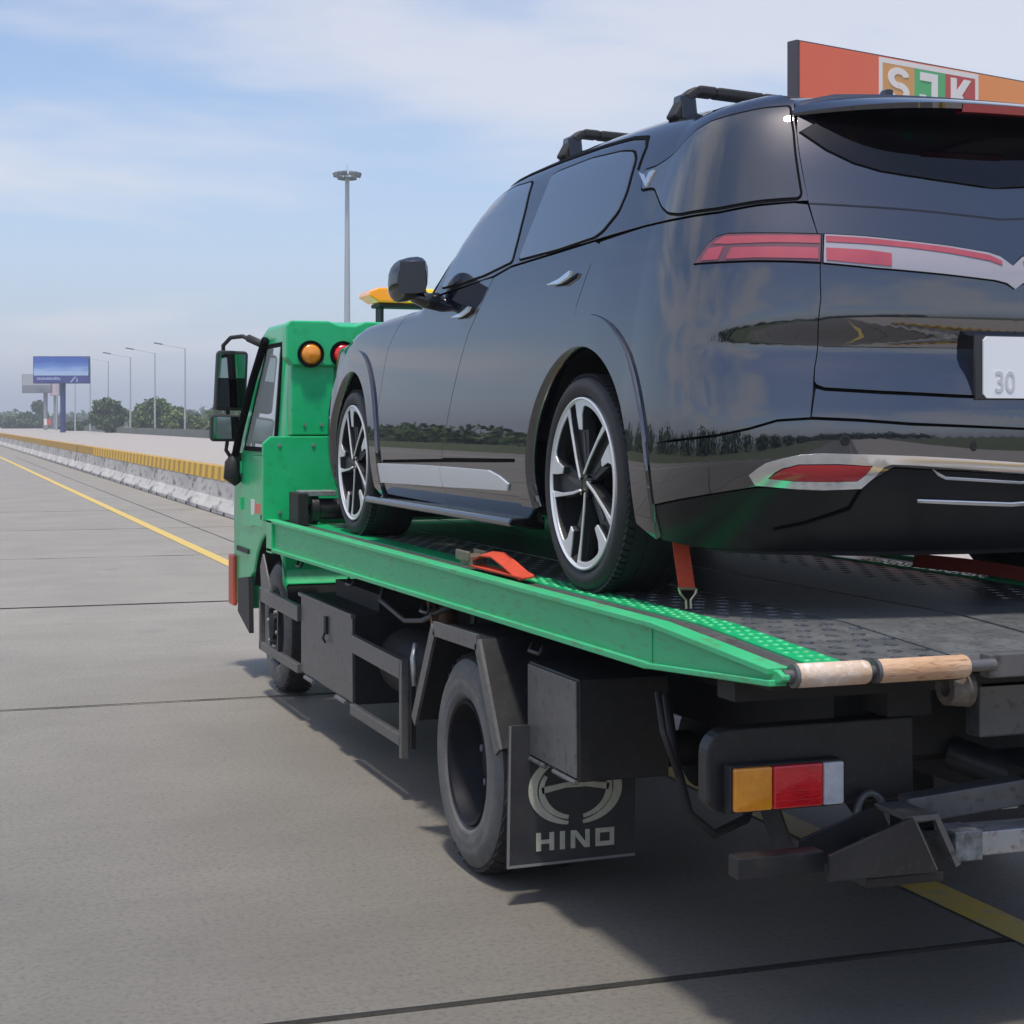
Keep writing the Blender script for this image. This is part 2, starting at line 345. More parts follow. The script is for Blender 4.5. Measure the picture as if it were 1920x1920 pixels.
far = link('far_slab_field', MB().add(strip(-11.6,4.98,ys0+SL*16,420,-.004), [(0,1,2,3)]).add(strip(-11.6,4.98,-120,ys0,-.004), [(0,1,2,3)]).mesh('far_slab_field', CONC), road); far['kind'] = 'stuff'
rs = random.Random(11)
for yj, wj in ((4.65,.030),(10.20,.034),(15.75,.075),(21.30,.045),(26.85,.05),(32.4,.05)):      # poured sealant over the cross joints
    V = []; F = []; n = 60
    for i in range(n+1):
        x = -11.5+16.4*i/n; a = wj*(.45+.55*rs.random()); b_ = wj*(.45+.55*rs.random()); yc = yj-DRIFT*(x)
        V += [(rx_(x,yj), yc-a/2, .004), (rx_(x,yj), yc+b_/2, .004)]
    for i in range(n): F.append((2*i,2*i+2,2*i+3,2*i+1))
    link('joint_sealant', MB().add(V, F).mesh('joint_sealant', JOINT), road)
opp = link('opposite_carriageway', MB().add(strip(5.0,27.5,-120,700,-.010), [(0,1,2,3)]).mesh('opposite_carriageway', CONC2)); prop(opp, kind='structure')
YEL = mat('worn_yellow_road_paint', (.62,.43,.07), .6, var=(.58,.44,.14), vscale=2.2, var2=(.42,.36,.24))
def line(name, x, w, y0, y1, m, z=.005):
    V = []; F = []; n = int((y1-y0)/4)+1
    for i in range(n+1):
        y = y0+(y1-y0)*i/n; V += [(rx_(x-w/2,y),y,z),(rx_(x+w/2,y),y,z)]
    for i in range(n): F.append((2*i,2*i+1,2*i+3,2*i+2))
    return prop(link(name, MB().add(V, F).mesh(name, m)), kind='structure')
line('yellow_lane_line', 3.37, .155, -60, 300, YEL)
line('white_edge_line', -7.2, .15, -60, 300, mat('worn_white_road_paint', (.62,.61,.58), .6, var=(.48,.46,.42), vscale=2))
# ------------------------------------------------------------------ median barrier
STAIN = mat('stained_white_concrete', (.56,.55,.52), .8, var=(.34,.33,.32), vscale=.55, var2=(.13,.13,.13), bump=.3, bscale=20, stretch=(1,.42,1.6), v2=(.52,.70))
CAPY = mat('faded_yellow_barrier_paint', (.40,.235,.045), .7, var=(.50,.31,.065), vscale=5, var2=(.36,.22,.06))
RIBY = mat('deep_yellow_rib_paint', (.74,.46,.05), .6)
GAPM = mat('dirty_joint_concrete', (.16,.145,.13), .85, var=(.22,.20,.18), vscale=6)
BL = 6.0
bprof = [(-.31,0),(-.31,.07),(-.18,.27),(-.125,.57),(-.105,.82),(.105,.82),(.125,.57),(.18,.27),(.31,.07),(.31,0)]
bm_ = MB().prism(bprof, 1, .012, BL-.012).mesh('concrete_barrier', STAIN)
cap = MB().prism([(-.1285,.571),(-.109,.824),(.109,.824),(.1285,.571)], 1, .010, BL-.010).mesh('painted_cap', CAPY)
m = MB(); y = 0.
if True:
    m.add([(-.130,y,.575),(-.130,y+.38,.575),(-.110,y+.38,.826),(-.110,y,.826),(-.136,y+.01,.575),(-.136,y+.37,.575),(-.116,y+.37,.826),(-.116,y+.01,.826)], [(4,5,6,7),(0,4,7,3),(1,2,6,5),(3,7,6,2),(0,1,5,4)])
ribs = m.mesh('cap_rib', RIBY)
slot = MB().box((-.316,0,.0), (-.25,.15,.055)).mesh('drain_slot', DARKFRAME)
joint = MB().prism([(-.20,.26),(-.135,.565),(-.118,.83),(.118,.83),(.135,.565),(.20,.26)], 1, -.13, .13).mesh('joint_cover', GAPM)
ORD = ['first','second','third','fourth','fifth','sixth','seventh','eighth','ninth','tenth','eleventh','twelfth','thirteenth','fourteenth','fifteenth','sixteenth','seventeenth','eighteenth','nineteenth','twentieth','twenty-first','twenty-second']
BACK = ['right behind the truck cab','behind the middle of the flatbed','behind the truck tail','just behind the truck\'s rear','farthest back beside the road']
for k in range(-5, 22):
    y = 26.3+BL*k
    o = link('concrete_barrier', bm_); o.location = (rx_(5.30,y), y, 0); o.rotation_euler = (0,0,-math.atan(DRIFT))
    prop(o, f'stained white concrete barrier with yellow top, {ORD[k]} in the row from the truck mirrors' if k >= 0 else f'stained white concrete barrier with yellow top, {BACK[-k-1]}', 'barrier', 'median barrier segments')
    link('painted_cap', cap, o)
    if k < 8:
        for q in range(4): link('drain_slot', slot, o).location = (0, .6+1.45*q, 0)
    if k < 5:
        for q in range(8): link('cap_rib', ribs, o).location = (0, .15+.75*q, 0)
    if k in (6, 11): link('joint_cover', joint, o)
# ------------------------------------------------------------------ far side of the opposite carriageway
PARA = mat('dull_green_parapet', (.10,.12,.10), .8, var=(.15,.16,.14), vscale=.6)
V = []; F = []
pw = link('parapet_wall', MB().add([(rx_(26.6,20),20,-.05),(rx_(27,20),20,-.05),(rx_(27,640),640,-.05),(rx_(26.6,640),640,-.05),(rx_(26.6,20),20,.80),(rx_(27,20),20,.80),(rx_(27,640),640,.80),(rx_(26.6,640),640,.80)], [(0,1,5,4),(1,2,6,5),(2,3,7,6),(3,0,4,7),(4,5,6,7)]).mesh('parapet_wall', PARA))
prop(pw, 'long low grey-green parapet wall along the far side of the opposite carriageway', 'wall')
PSI = R(19.7)
def at(px, d):
    l = (px-960)/3200*d; return l*math.cos(PSI)+d*math.sin(PSI), -l*math.sin(PSI)+d*math.cos(PSI)
def zat(py, d): return 1.66-(py-790)*d/3200
POLE = mat('galvanised_lamp_post', (.46,.48,.50), .5, .3)
LUM = mat('dark_luminaire', (.12,.14,.16), .5)
HP = 10.5
names = ['nearest','second nearest','third nearest','fourth nearest','fifth nearest','sixth nearest','seventh nearest','eighth nearest']
for k, (px, top) in enumerate([(347,652),(290.5,661),(244.5,669),(203,677),(169,685),(141,692),(121,699),(106,704)]):
    d = 3200*(HP-1.66)/(790-top); x, y = at(px, d)
    o = empty('street_lamp', (x, y, -.05)); prop(o, f'tall grey street lamp by the far parapet, {names[k]} of its row', 'street lamp', 'street lamps along the far carriageway')
    MB().tube([(0,0,0),(0,0,HP*.6),(0,0,HP)], [.13,.10,.07], 10).build('pole', POLE, o, smooth=40)
    u = Vector((-math.cos(PSI), math.sin(PSI), 0))
    MB().tube([(0,0,HP-.05), tuple(u*1.7+Vector((0,0,HP+.25))), tuple(u*3.2+Vector((0,0,HP+.55)))], .045, 8).build('arm', POLE, o)
    a, b = u*2.7+Vector((0,0,HP+.46)), u*3.75+Vector((0,0,HP+.64))
    MB().bar(tuple(a), tuple(b), .30, .16).build('luminaire', LUM, o, bevel=.04)
# high mast with a ring of floodlights
d = 195; x, y = at(651, d); zt = zat(330, d)
o = empty('high_mast', (x, y, -.05)); prop(o, 'very tall floodlight mast rising behind the truck cab', 'light mast')
MB().tube([(0,0,0),(0,0,zt*.5),(0,0,zt)], [.42,.34,.24], 14).build('pole', POLE, o, smooth=40)
MB().lathe([(zt-.35,.3),(zt-.35,1.1),(zt-.2,1.1),(zt-.2,.3)], (0,0,0), 2, 24, closed=True).build('ring', LUM, o)
MB().tube([(0,0,zt),(0,0,zt+1.3)], .03, 6).build('lightning_rod', POLE, o)
for k in range(9):
    a = k*2*math.pi/9; c = Vector((1.25*math.cos(a), 1.25*math.sin(a), zt+.25))
    MB().bar(tuple(c-Vector((math.cos(a),math.sin(a),-.25))*.25), tuple(c+Vector((math.cos(a),math.sin(a),-.35))*.35), .55, .50).build('floodlight', GALV if k%2 else LUM, o, bevel=.06)
# ------------------------------------------------------------------ billboards
def printed(name, fn):
    m = bpy.data.materials.new(name); m.use_nodes = True; t = m.node_tree; bs = t.nodes['Principled BSDF']; bs.inputs['Roughness'].default_value = .5
    fn(t, bs); return m
def grad_mat(name, axis, stops, noise=None):
    def fn(t, bs):
        tc = t.nodes.new('ShaderNodeTexCoord'); sp_ = t.nodes.new('ShaderNodeSeparateXYZ'); t.links.new(tc.outputs['Generated'], sp_.inputs[0])
        cr = t.nodes.new('ShaderNodeValToRGB'); e = cr.color_ramp.elements
        src = sp_.outputs[axis]
        if noise:
            n = t.nodes.new('ShaderNodeTexNoise'); n.inputs['Scale'].default_value = noise[0]; n.inputs['Detail'].default_value = 4
            mp_ = t.nodes.new('ShaderNodeMapping'); mp_.inputs['Scale'].default_value = (1,1,2.5); t.links.new(tc.outputs['Generated'], mp_.inputs[0]); t.links.new(mp_.outputs[0], n.inputs['Vector'])
            ma = t.nodes.new('ShaderNodeMath'); ma.operation = 'MULTIPLY_ADD'; t.links.new(n.outputs['Fac'], ma.inputs[0]); ma.inputs[1].default_value = noise[1]; t.links.new(src, ma.inputs[2]); src = ma.outputs[0]
        t.links.new(src, cr.inputs[0])
        for i, (p, c) in enumerate(stops):
            el = e[i] if i < 2 else e.new(p)
            el.position = p; el.color = (*c, 1)
        t.links.new(cr.outputs[0], bs.inputs['Base Color'])
    return printed(name, fn)
# the orange one at the right
d0 = 45.; X0, Y0 = at(1494, d0); ang = PSI+R(54.2)
bo = empty('roadside_billboard', (X0, Y0, 0), math.pi/2-ang)
prop(bo, 'large orange billboard with a white-framed lettered logo rising behind the SUV roof', 'billboard')
zt = zat(74, d0); BH = 5.2
MB().box((0,0,zt-BH), (15,.35,zt)).build('board_frame', mat('dark_board_frame', (.05,.045,.06), .6), bo)
MB().box((.10,-.03,zt-BH+.04), (14.95,-.002,zt-.04)).build('board_print', grad_mat('orange_print', 0, [(0,(.78,.135,.065)),(.30,(.76,.15,.07)),(.42,(.84,.28,.08)),(1,(.88,.36,.09))]), bo)
for x in (3.5, 11.0): MB().tube([(x,.7,0),(x,.7,zt-.4)], .3, 14).build('support_post', mat('grey_board_post', (.25,.25,.27), .6), bo)
m = MB()
lw0, lw1, lz1, lz0 = 3.12, 7.30, zt-.07, zt-1.55
WHT = mat('white_print', (.80,.74,.72), .5)
t_ = .14
m.box((lw0,-.045,lz0), (lw0+t_,-.031,lz1)).box((lw1-t_,-.045,lz0), (lw1,-.031,lz1)).box((lw0+t_,-.045,lz1-t_), (lw1-t_,-.031,lz1)).box((lw0+t_,-.045,lz0), (lw1-t_,-.031,lz0+t_))
m.build('logo_frame', WHT, bo)
cw = (lw1-lw0-2*t_)/3
for i, (c, ch) in enumerate((((.66,.33,.11),'S'), ((.10,.42,.16),'J'), ((.50,.075,.065),'K'))):
    a = lw0+t_+cw*i
    sq = MB().box((a,-.042,lz0+t_), (a+cw,-.032,lz1-t_)).build('logo_square', mat(f'logo_square_{i}', c, .5), bo)
    cx, cz = a+cw/2, zt-.77; hh = .48; ww = .42; th_ = .24; yb0, yb1 = -.056, -.0425
    L = MB()
    if ch == 'S':
        def ring(cz_, a0, a1):
            V = []; F = []; n = 16
            for k in range(n+1):
                an = R(a0+(a1-a0)*k/n)
                for r in (.34, .34-.0):
                    pass
                for rr, rz_ in ((.44,.29),(.19,.115)): V += [(cx+rr*math.cos(an), yb0, cz_+rz_*math.sin(an)), (cx+rr*math.cos(an), yb1, cz_+rz_*math.sin(an))]
            for k in range(n):
                for (p, q) in ((0,2),(2,3),(3,1),(1,0)): F.append((k*4+p, k*4+q, k*4+4+q, k*4+4+p))
            F += [(0,1,3,2),(n*4,n*4+2,n*4+3,n*4+1)]; L.add(V, F)
        ring(cz+.20, 15, 268); ring(cz-.20, 88, -165)
    elif ch == 'J':
        L.prism([(cx-.42,cz+hh),(cx+.32,cz+hh),(cx+.32,cz-.28),(cx+.14,cz-hh),(cx-.30,cz-hh),(cx-.44,cz-.30),(cx-.44,cz-.14),(cx-.18,cz-.14),(cx-.14,cz-.24),(cx+.04,cz-.24),(cx+.06,cz-.20),(cx+.06,cz+.25),(cx-.42,cz+.25)], 1, yb0, yb1)
    else:
        L.prism([(cx-.42,cz-hh),(cx-.42,cz+hh),(cx-.17,cz+hh),(cx-.17,cz+.12),(cx+.16,cz+hh),(cx+.46,cz+hh),(cx+.06,cz+.02),(cx+.46,cz-hh),(cx+.16,cz-hh),(cx-.12,cz-.18),(cx-.17,cz-.24),(cx-.17,cz-hh)], 1, yb0, yb1)
    L.build('logo_letter', WHT, sq)
# the blue one and the grey one far left
def far_board(px0, px1, py0, py1, ppx, d, name, label, face, post, band=None):
    xa, ya = at(px0, d); xb, yb = at(px1, d); L = math.hypot(xb-xa, yb-ya); z1, z0 = zat(py0, d), zat(py1, d)
    e = empty('roadside_billboard', (xa, ya, 0), math.atan2(yb-ya, xb-xa)); prop(e, label, 'billboard', 'billboards far down the road')
    MB().box((0,0,z0), (L,.8,z1)).build('board_frame', post, e)
    MB().box((.1,-.05,z0+.1), (L-.1,-.005,z1-.1)).build('board_print', face, e)
    xp = L*(ppx-px0)/(px1-px0); MB().tube([(xp,.9,-.05),(xp,.9,z1-.3)], .42 if d < 400 else .5, 12).build('support_post', post, e)
    return e, L, z0, z1
DBLUE = mat('dark_blue_post', (.035,.05,.16), .5)
e, L, z0, z1 = far_board(62, 167, 668, 719, 115, 255, 'b', 'blue billboard with sky picture and pale lettering on a dark blue post', grad_mat('sky_print', 2, [(0,(.30,.40,.62)),(.30,(.42,.54,.68)),(.62,(.40,.55,.78)),(.80,(.16,.30,.66)),(1.0,(.05,.13,.48))], (2.2,.38)), DBLUE)
ks = L/12.
MB().box((.1,-.09,z0+.1), (L-.1,-.055,z0+1.7*ks)).build('print_band', mat('violet_blue_print', (.05,.06,.24), .5), e)
m = MB(); x = .9*ks; r2 = random.Random(3)
while x < 5.6*ks:
    w = (.22+.2*r2.random())*ks; h = (.42+.25*r2.random())*ks; m.box((x,-.13,z0+.75*ks), (x+w,-.095,z0+.75*ks+h)); x += w+.14*ks
m.build('pale_lettering', mat('pale_blue_print', (.34,.40,.66), .5), e)
m = MB(); m.prism([(L*.66,z0+.25*ks),(L*.695,z0+.25*ks),(L*.775,z0+1.45*ks),(L*.74,z0+1.45*ks)], 1, -.13, -.095); m.prism([(L*.775,z0+.3*ks),(L*.80,z0+.3*ks),(L*.80,z0+1.1*ks),(L*.775,z0+1.1*ks)], 1, -.13, -.096)
m.build('pale_mark', mat('pale_blue_print', (.34,.40,.66), .5), e)
e, L, z0, z1 = far_board(41, 96, 702, 737, 83, 330, 'g', 'faded grey billboard partly hidden behind the blue one', mat('grey_print', (.40,.43,.44), .6), mat('grey_board_post', (.25,.25,.27), .6))
MB().box((.1,-.09,z0+.1), (L-.1,-.055,z0+1.5)).build('print_band', mat('dark_grey_print', (.22,.23,.26), .6), e)
e, L, z0, z1 = far_board(93, 111, 711, 742, 102, 345, 'p', 'small pale pink sign board just left of the blue post', mat('pink_print', (.62,.45,.48), .6), mat('grey_board_post', (.25,.25,.27), .6))
xa, ya = at(89, 300); sg = empty('road_sign', (xa, ya, 0), -PSI); prop(sg, 'small red and white sign at the verge under the grey billboard', 'sign')
MB().box((-.6,0,1.0), (.6,.06,2.1)).build('sign_face', mat('red_sign_face', (.55,.12,.10), .6), sg); MB().box((-.6,-.03,1.0), (-.1,-.005,2.1)).build('sign_stripe', WHT, sg); MB().tube([(0,.06,-.05),(0,.06,1.2)], .04, 6).build('sign_post', POLE, sg)
# ------------------------------------------------------------------ trees and shrubs
LEAF = [mat('leaf_dark', (.060,.098,.038), .7, var=(.09,.135,.05), vscale=.9), mat('leaf_mid', (.075,.125,.036), .7, var=(.12,.18,.055), vscale=.7), mat('leaf_light', (.10,.145,.04), .7, var=(.15,.20,.06), vscale=.7)]
BARK = mat('bark', (.09,.075,.06), .9)
def crown_mesh(blobs, n, leaf, seed):
    g = np.random.default_rng(seed); tot = sum(b[3]*b[4]*b[5] for b in blobs); V = []; F = []
    for (cx, cy, cz, ax, ay, az) in blobs:
        k = max(30, int(n*ax*ay*az/tot)); d_ = g.normal(size=(k,3)); d_ /= np.linalg.norm(d_, axis=1)[:,None]; r = g.random(k)**.40
        wob = 1+.22*np.sin(d_[:,0]*5+seed)*np.cos(d_[:,2]*6+seed*2)
        P = d_*(r*wob)[:,None]*np.array([ax,ay,az])+np.array([cx,cy,cz])
        for p in P:
            a = g.normal(size=3); a /= np.linalg.norm(a); b_ = np.cross(a, g.normal(size=3)); b_ /= np.linalg.norm(b_); s = leaf*(.6+.8*g.random())
            i = len(V); V += [tuple(p-a*s), tuple(p+b_*s*.55), tuple(p+a*s), tuple(p-b_*s*.55)]; F.append((i,i+1,i+2,i+3))
    me = bpy.data.meshes.new('crown'); me.from_pydata(V, [], F); return me
def tree(px, d, blobs, lm, label, cat='tree', n=2600, leaf=.28, seed=1, trunk=None, group='trees beyond the far carriageway'):
    x, y = at(px, d); o = empty('tree' if cat == 'tree' else 'shrub', (x, y, -.06), -PSI); prop(o, label, cat, group)
    me = crown_mesh(blobs, n, leaf, seed); me.materials.append(LEAF[lm]); link('crown', me, o)
    h = trunk or min(b[2] for b in blobs)
    m = MB().tube([(0,0,0),(.1,0,h*.5),(.05,.05,h)], [.22,.17,.12], 8)
    for b in blobs[:4]: m.tube([(.05,.05,h*.8),(b[0]*.6,b[1]*.6,b[2])], [.09,.03], 6)
    m.build('trunk', BARK, o, smooth=True)
    return o
# d ~ 230 m: 14 px per metre
tree(300, 226, [(-1.0,0,2.3,2.4,2.4,2.2),(1.6,0,2.1,2.3,2.3,1.8),(-.3,0,3.6,1.5,1.6,1.3)], 1, 'broad bright green bushy tree left of the truck mirrors', seed=3, n=4200, trunk=1.2)
tree(352, 215, [(-1.3,0,1.5,1.9,2,1.5),(1.2,0,1.2,1.8,2,1.2),(2.9,0,1.0,1.6,1.6,1.0)], 2, 'low light green bush beside the truck mirrors', 'shrub', seed=5, n=3000, trunk=.6)
tree(262, 236, [(0,0,1.6,1.6,1.6,1.6),(.9,0,1.0,1.2,1.2,1.0)], 1, 'rounded green bush at the left foot of the broad bright tree', 'shrub', seed=8, n=1800, trunk=.5)
tree(200, 250, [(0,0,3.9,2.1,1.9,1.1),(-1.1,0,2.2,1.5,1.5,1.2),(.4,0,1.7,2.1,1.9,1.5),(2.2,0,2.6,1.2,1.2,1.1)], 0, 'dark green spreading tree with a flat tufted top between street lamps', seed=11, n=3600, trunk=2.0)
tree(160, 300, [(0,0,.9,2.5,1.6,1.0),(-2.6,0,.8,1.9,1.5,.9)], 0, 'low dark hedge bush right of the blue billboard post', 'shrub', seed=13, n=1800, leaf=.32, trunk=.4)
tree(73, 420, [(0,0,5.2,1.7,1.7,1.5),(.6,0,3.0,1.2,1.2,1.6)], 0, 'small dark tree with a round top left of the grey billboard post', seed=17, n=1600, leaf=.45, trunk=2.5)
tree(44, 400, [(0,0,1.8,4.0,3,1.9),(-3.6,0,1.3,2.4,2,1.4),(3.2,0,1.4,2.2,2,1.4)], 0, 'wide dark green rounded clump below the grey billboard', seed=19, n=3000, leaf=.42, trunk=.8)
tree(4, 470, [(0,0,1.6,3.0,3,1.7),(-4,0,2.2,3,3,2.2)], 0, 'dark green clump at the left edge of the picture', seed=23, n=2200, leaf=.48, trunk=.8)
tree(84, 380, [(0,0,2.0,.9,.9,2.0)], 1, 'slim green bush at the foot of the grey billboard post', 'shrub', seed=29, n=900, leaf=.35, trunk=.8)
tree(418, 205, [(0,0,2.2,1.8,1.8,2.1),(1.8,0,1.6,1.7,1.6,1.5),(3.8,0,1.9,1.6,1.6,1.8)], 1, 'green tree seen behind the truck mirror arms', seed=31, n=3000, trunk=1.0)
tree(470, 200, [(0,0,1.4,1.9,1.9,1.4),(2.6,0,1.2,1.9,1.9,1.2)], 2, 'light green bush seen past the truck cab window', 'shrub', seed=37, n=2000, trunk=.6)
# far wood that closes the horizon, and the wood on the near side of the road (seen mirrored in the car body)
g = np.random.default_rng(5); bl = []
for k in range(60):
    px = -260+14*k; d = 620+60*g.random(); x, y = at(px, d); bl.append((x, y, 1.2+1.0*g.random(), 7+4*g.random(), 5, 2.2+1.6*g.random()))
for k in range(40):
    px = 330+60*k; d = 420+60*g.random(); x, y = at(px, d); bl.append((x, y, 2.0, 7+4*g.random(), 5, 3.0+1.6*g.random()))
me = crown_mesh(bl, 26000, 1.0, 41); me.materials.append(LEAF[0]); o = link('far_wood', me); prop(o, 'hazy strip of distant trees along the horizon', 'wood', kind='stuff')
bl = []
for k in range(46):
    y = -190+10*k+3*g.random(); bl.append((-46-8*g.random(), y, 1.6, 4+2*g.random(), 5+2*g.random(), 1.6+1.8*g.random()))
for k in range(22): bl.append((-34+5*k, -150-10*g.random(), 3, 5, 5, 3.5+2.5*g.random()))
me = crown_mesh(bl, 30000, .55, 43); me.materials.append(LEAF[1]); o = link('roadside_wood', me); prop(o, 'roadside trees on the near side of the road', 'wood', kind='stuff')

# ------------------------------------------------------------------ the hazy air
hm = bpy.data.materials.new('haze'); hm.use_nodes = True; t = hm.node_tree; t.nodes.remove(t.nodes['Principled BSDF'])
pv = t.nodes.new('ShaderNodeVolumePrincipled'); pv.inputs['Color'].default_value = (.90,.94,1.0,1); pv.inputs['Density'].default_value = .0008; pv.inputs['Anisotropy'].default_value = .2
t.links.new(pv.outputs[0], t.nodes['Material Output'].inputs['Volume'])
o = link('haze', MB().box((-1510,-1510,-1.1), (1510,1510,33)).mesh('haze', hm)); prop(o, 'thin pale haze in the air', 'haze', kind='stuff')
# ------------------------------------------------------------------ the black SUV
def in_poly(p, poly):
    x, y = p; c = False; j = len(poly)-1
    for i in range(len(poly)):
        xi, yi = poly[i]; xj, yj = poly[j]
        if (yi > y) != (yj > y) and x < (xj-xi)*(y-yi)/(yj-yi)+xi: c = not c
        j = i
    return c
def area2(poly): return sum(poly[i-1][0]*poly[i][1]-poly[i][0]*poly[i-1][1] for i in range(len(poly)))
def resample(poly, h):
    out = []
    for i in range(len(poly)):
        a = poly[i]; b = poly[(i+1)%len(poly)]; L = math.hypot(b[0]-a[0], b[1]-a[1]); n = max(1, int(math.ceil(L/h)))
        for k in range(n): out.append((a[0]+(b[0]-a[0])*k/n, a[1]+(b[1]-a[1])*k/n))
    return out
def inset(poly, d, skip=None):
    sg = 1 if area2(poly) > 0 else -1; n = len(poly); out = []
    for i in range(n):
        a = poly[i-1]; b = poly[i]; c = poly[(i+1)%n]
        def nr(p, q):
            dx, dy = q[0]-p[0], q[1]-p[1]; l = math.hypot(dx, dy) or 1; return (-dy/l*sg, dx/l*sg)
        n1 = nr(a, b); n2 = nr(b, c); m = (n1[0]+n2[0], n1[1]+n2[1]); l2 = m[0]**2+m[1]**2
        k = min(2.0, 2/max(l2, .2)) if l2 > 1e-9 else 0
        if skip and skip(b): out.append(b); continue
        out.append((b[0]+m[0]*d*k/1.0*.5*1.0, b[1]+m[1]*d*k*.5))
    return out
def smooth_poly(poly, it=1):
    for _ in range(it):
        q = []
        for i in range(len(poly)):
            a = poly[i]; b = poly[(i+1)%len(poly)]
            q += [(a[0]*.75+b[0]*.25, a[1]*.75+b[1]*.25), (a[0]*.25+b[0]*.75, a[1]*.25+b[1]*.75)]
        poly = q
    return poly
UC = Y1R-math.pi/2      # rear centre line
class SkinFaces(list): ntop = 0
def patch_data(poly, off, h, depth):
    bd = resample(poly, h); us = [p[0] for p in bd]; zs = [p[1] for p in bd]
    pts = list(bd); mh = h*.45
    u = min(us)+h*.5; row = 0
    seg = [(bd[i], bd[(i+1)%len(bd)]) for i in range(len(bd))]
    B = np.array(bd)
    while u < max(us):
        z = min(zs)+h*(.25 if row % 2 else .5)
        while z < max(zs):
            if in_poly((u, z), bd) and np.min((B[:,0]-u)**2+(B[:,1]-z)**2) > mh*mh*1.6: pts.append((u, z))
            z += h
        u += h*.87; row += 1
    r = delaunay_2d_cdt([Vector(p) for p in pts], [(i, (i+1)%len(bd)) for i in range(len(bd))], [list(range(len(bd)))], 1, 1e-7)
    vs2, fs = r[0], r[2]
    V = []; NN = []
    for p in vs2:
        q = surf(p.x, p.y); n = surf_n(p.x, p.y)
        o = off(p.x, p.y) if callable(off) else off
        V.append((-(q[0]+n[0]*o), q[1]+n[1]*o, q[2]+n[2]*o)); NN.append((-n[0], n[1], n[2]))
    F = SkinFaces()
    for f in fs:
        a, b, c = [Vector(V[i]) for i in f[:3]]; g = (b-a).cross(c-a); n = Vector(NN[f[0]])
        F.append(list(f) if g.dot(n) > 0 else list(f)[::-1])
    # returns round the edge
    F.ntop = len(F)
    cnt = {}
    for f in F:
        for i in range(len(f)):
            e = (f[i], f[(i+1)%len(f)]); cnt[e] = 1
    for (a, b) in [e for e in cnt if (e[1], e[0]) not in cnt]:
        A, Bv = Vector(V[a]), Vector(V[b]); na, nb = Vector(NN[a]), Vector(NN[b])
        t = (Bv-A).normalized(); sn = t.cross(na+nb).normalized(); k = len(V)
        r1 = .0025
        V += [tuple(A), tuple(Bv), tuple(Bv-nb*r1+sn*r1*.0), tuple(A-na*r1), tuple(Bv-nb*depth), tuple(A-na*depth)]
        m = ((na+nb)/2+sn).normalized()
        NN += [tuple(na), tuple(nb), tuple(m), tuple(m), tuple(sn), tuple(sn)]
        F += [[k+1, k, k+3, k+2], [k+2, k+3, k+5, k+4]]
    return V, NN, F
def to_mesh(name, V, NN, F, m, skin=None):
    me = bpy.data.meshes.new(name); me.from_pydata(V, [], F); me.materials.append(m)
    if m is PAINT and skin:
        me.materials.append(SEAL); me.polygons.foreach_set('material_index', skin)
    me.polygons.foreach_set('use_smooth', [True]*len(me.polygons)); me.update()
    me.normals_split_custom_set_from_vertices(NN); return me
def flip(V, NN, F): return [(-a, b, c) for a, b, c in V], [(-a, b, c) for a, b, c in NN], [f[::-1] for f in F]
def patch(name, poly, m, off=0., h=.03, depth=.012, mode='pair', parent=None, gap=0.):
    if gap: poly = inset(poly, gap, (lambda p: p[0] < UC+.004) if mode == 'mid' else None)
    V, NN, F = patch_data(poly, off, h, depth); V2, N2, F2 = flip(V, NN, F)
    sk = [0 if i < F.ntop or (i-F.ntop)%2 == 0 else 1 for i in range(len(F))]
    if name == 'wheel_arch_flare': sk = None
    if mode == 'mid':
        k = len(V); o = link(name, to_mesh(name, V+V2, NN+N2, list(F)+[[i+k for i in f] for f in F2], m, sk and sk+sk), parent); return [o]
    out = [link(name, to_mesh(name, V, NN, F, m, sk), parent)]
    if mode == 'pair': out.append(link(name, to_mesh(name, V2, N2, F2, m, sk), parent))
    return out

suv = empty('suv_car', (3.17, 5.37, 1.077))
prop(suv, 'large glossy black SUV car strapped on the green flatbed of the tow truck', 'car')
def arc(cy, cz, r, a0, a1, n=26): return [(cy+r*math.cos(R(a0+(a1-a0)*i/n)), cz+r*math.sin(R(a0+(a1-a0)*i/n))) for i in range(n+1)]
RW, FW, WZC = .045, 3.185, .37
AO, AI = .578, .468
bline = [(1.585,.42),(1.508,.572),(1.446,.713),(1.384,.849),(1.329,.95),(1.26,1.021),(1.18,1.108),(1.142,1.165)]
belt_f = [(1.27,1.165),(1.55,1.15),(1.84,1.14),(2.1,1.128)]
belt_r = [(.95,1.19),(.7,1.195),(.45,1.20),(.1,1.208)]
# doors
fd = bline+belt_f+[(2.3,1.10),(2.46,1.02),(2.56,.93),(2.60,.75),(2.655,.5),(2.68,.392)]
doors_f = patch('front_door', fd, PAINT, 0, gap=.007, depth=.02, parent=suv)
rd = bline[::-1]+[(1.56,.425)]+[(.9,.435)]+arc(RW,WZC,AO,7,80,18)+[(.149,.985),(.12,1.048),(.085,1.119),(.05,1.195)]+belt_r[::-1]
doors_r = patch('rear_door', rd, PAINT, 0, gap=.007, depth=.02, parent=suv)
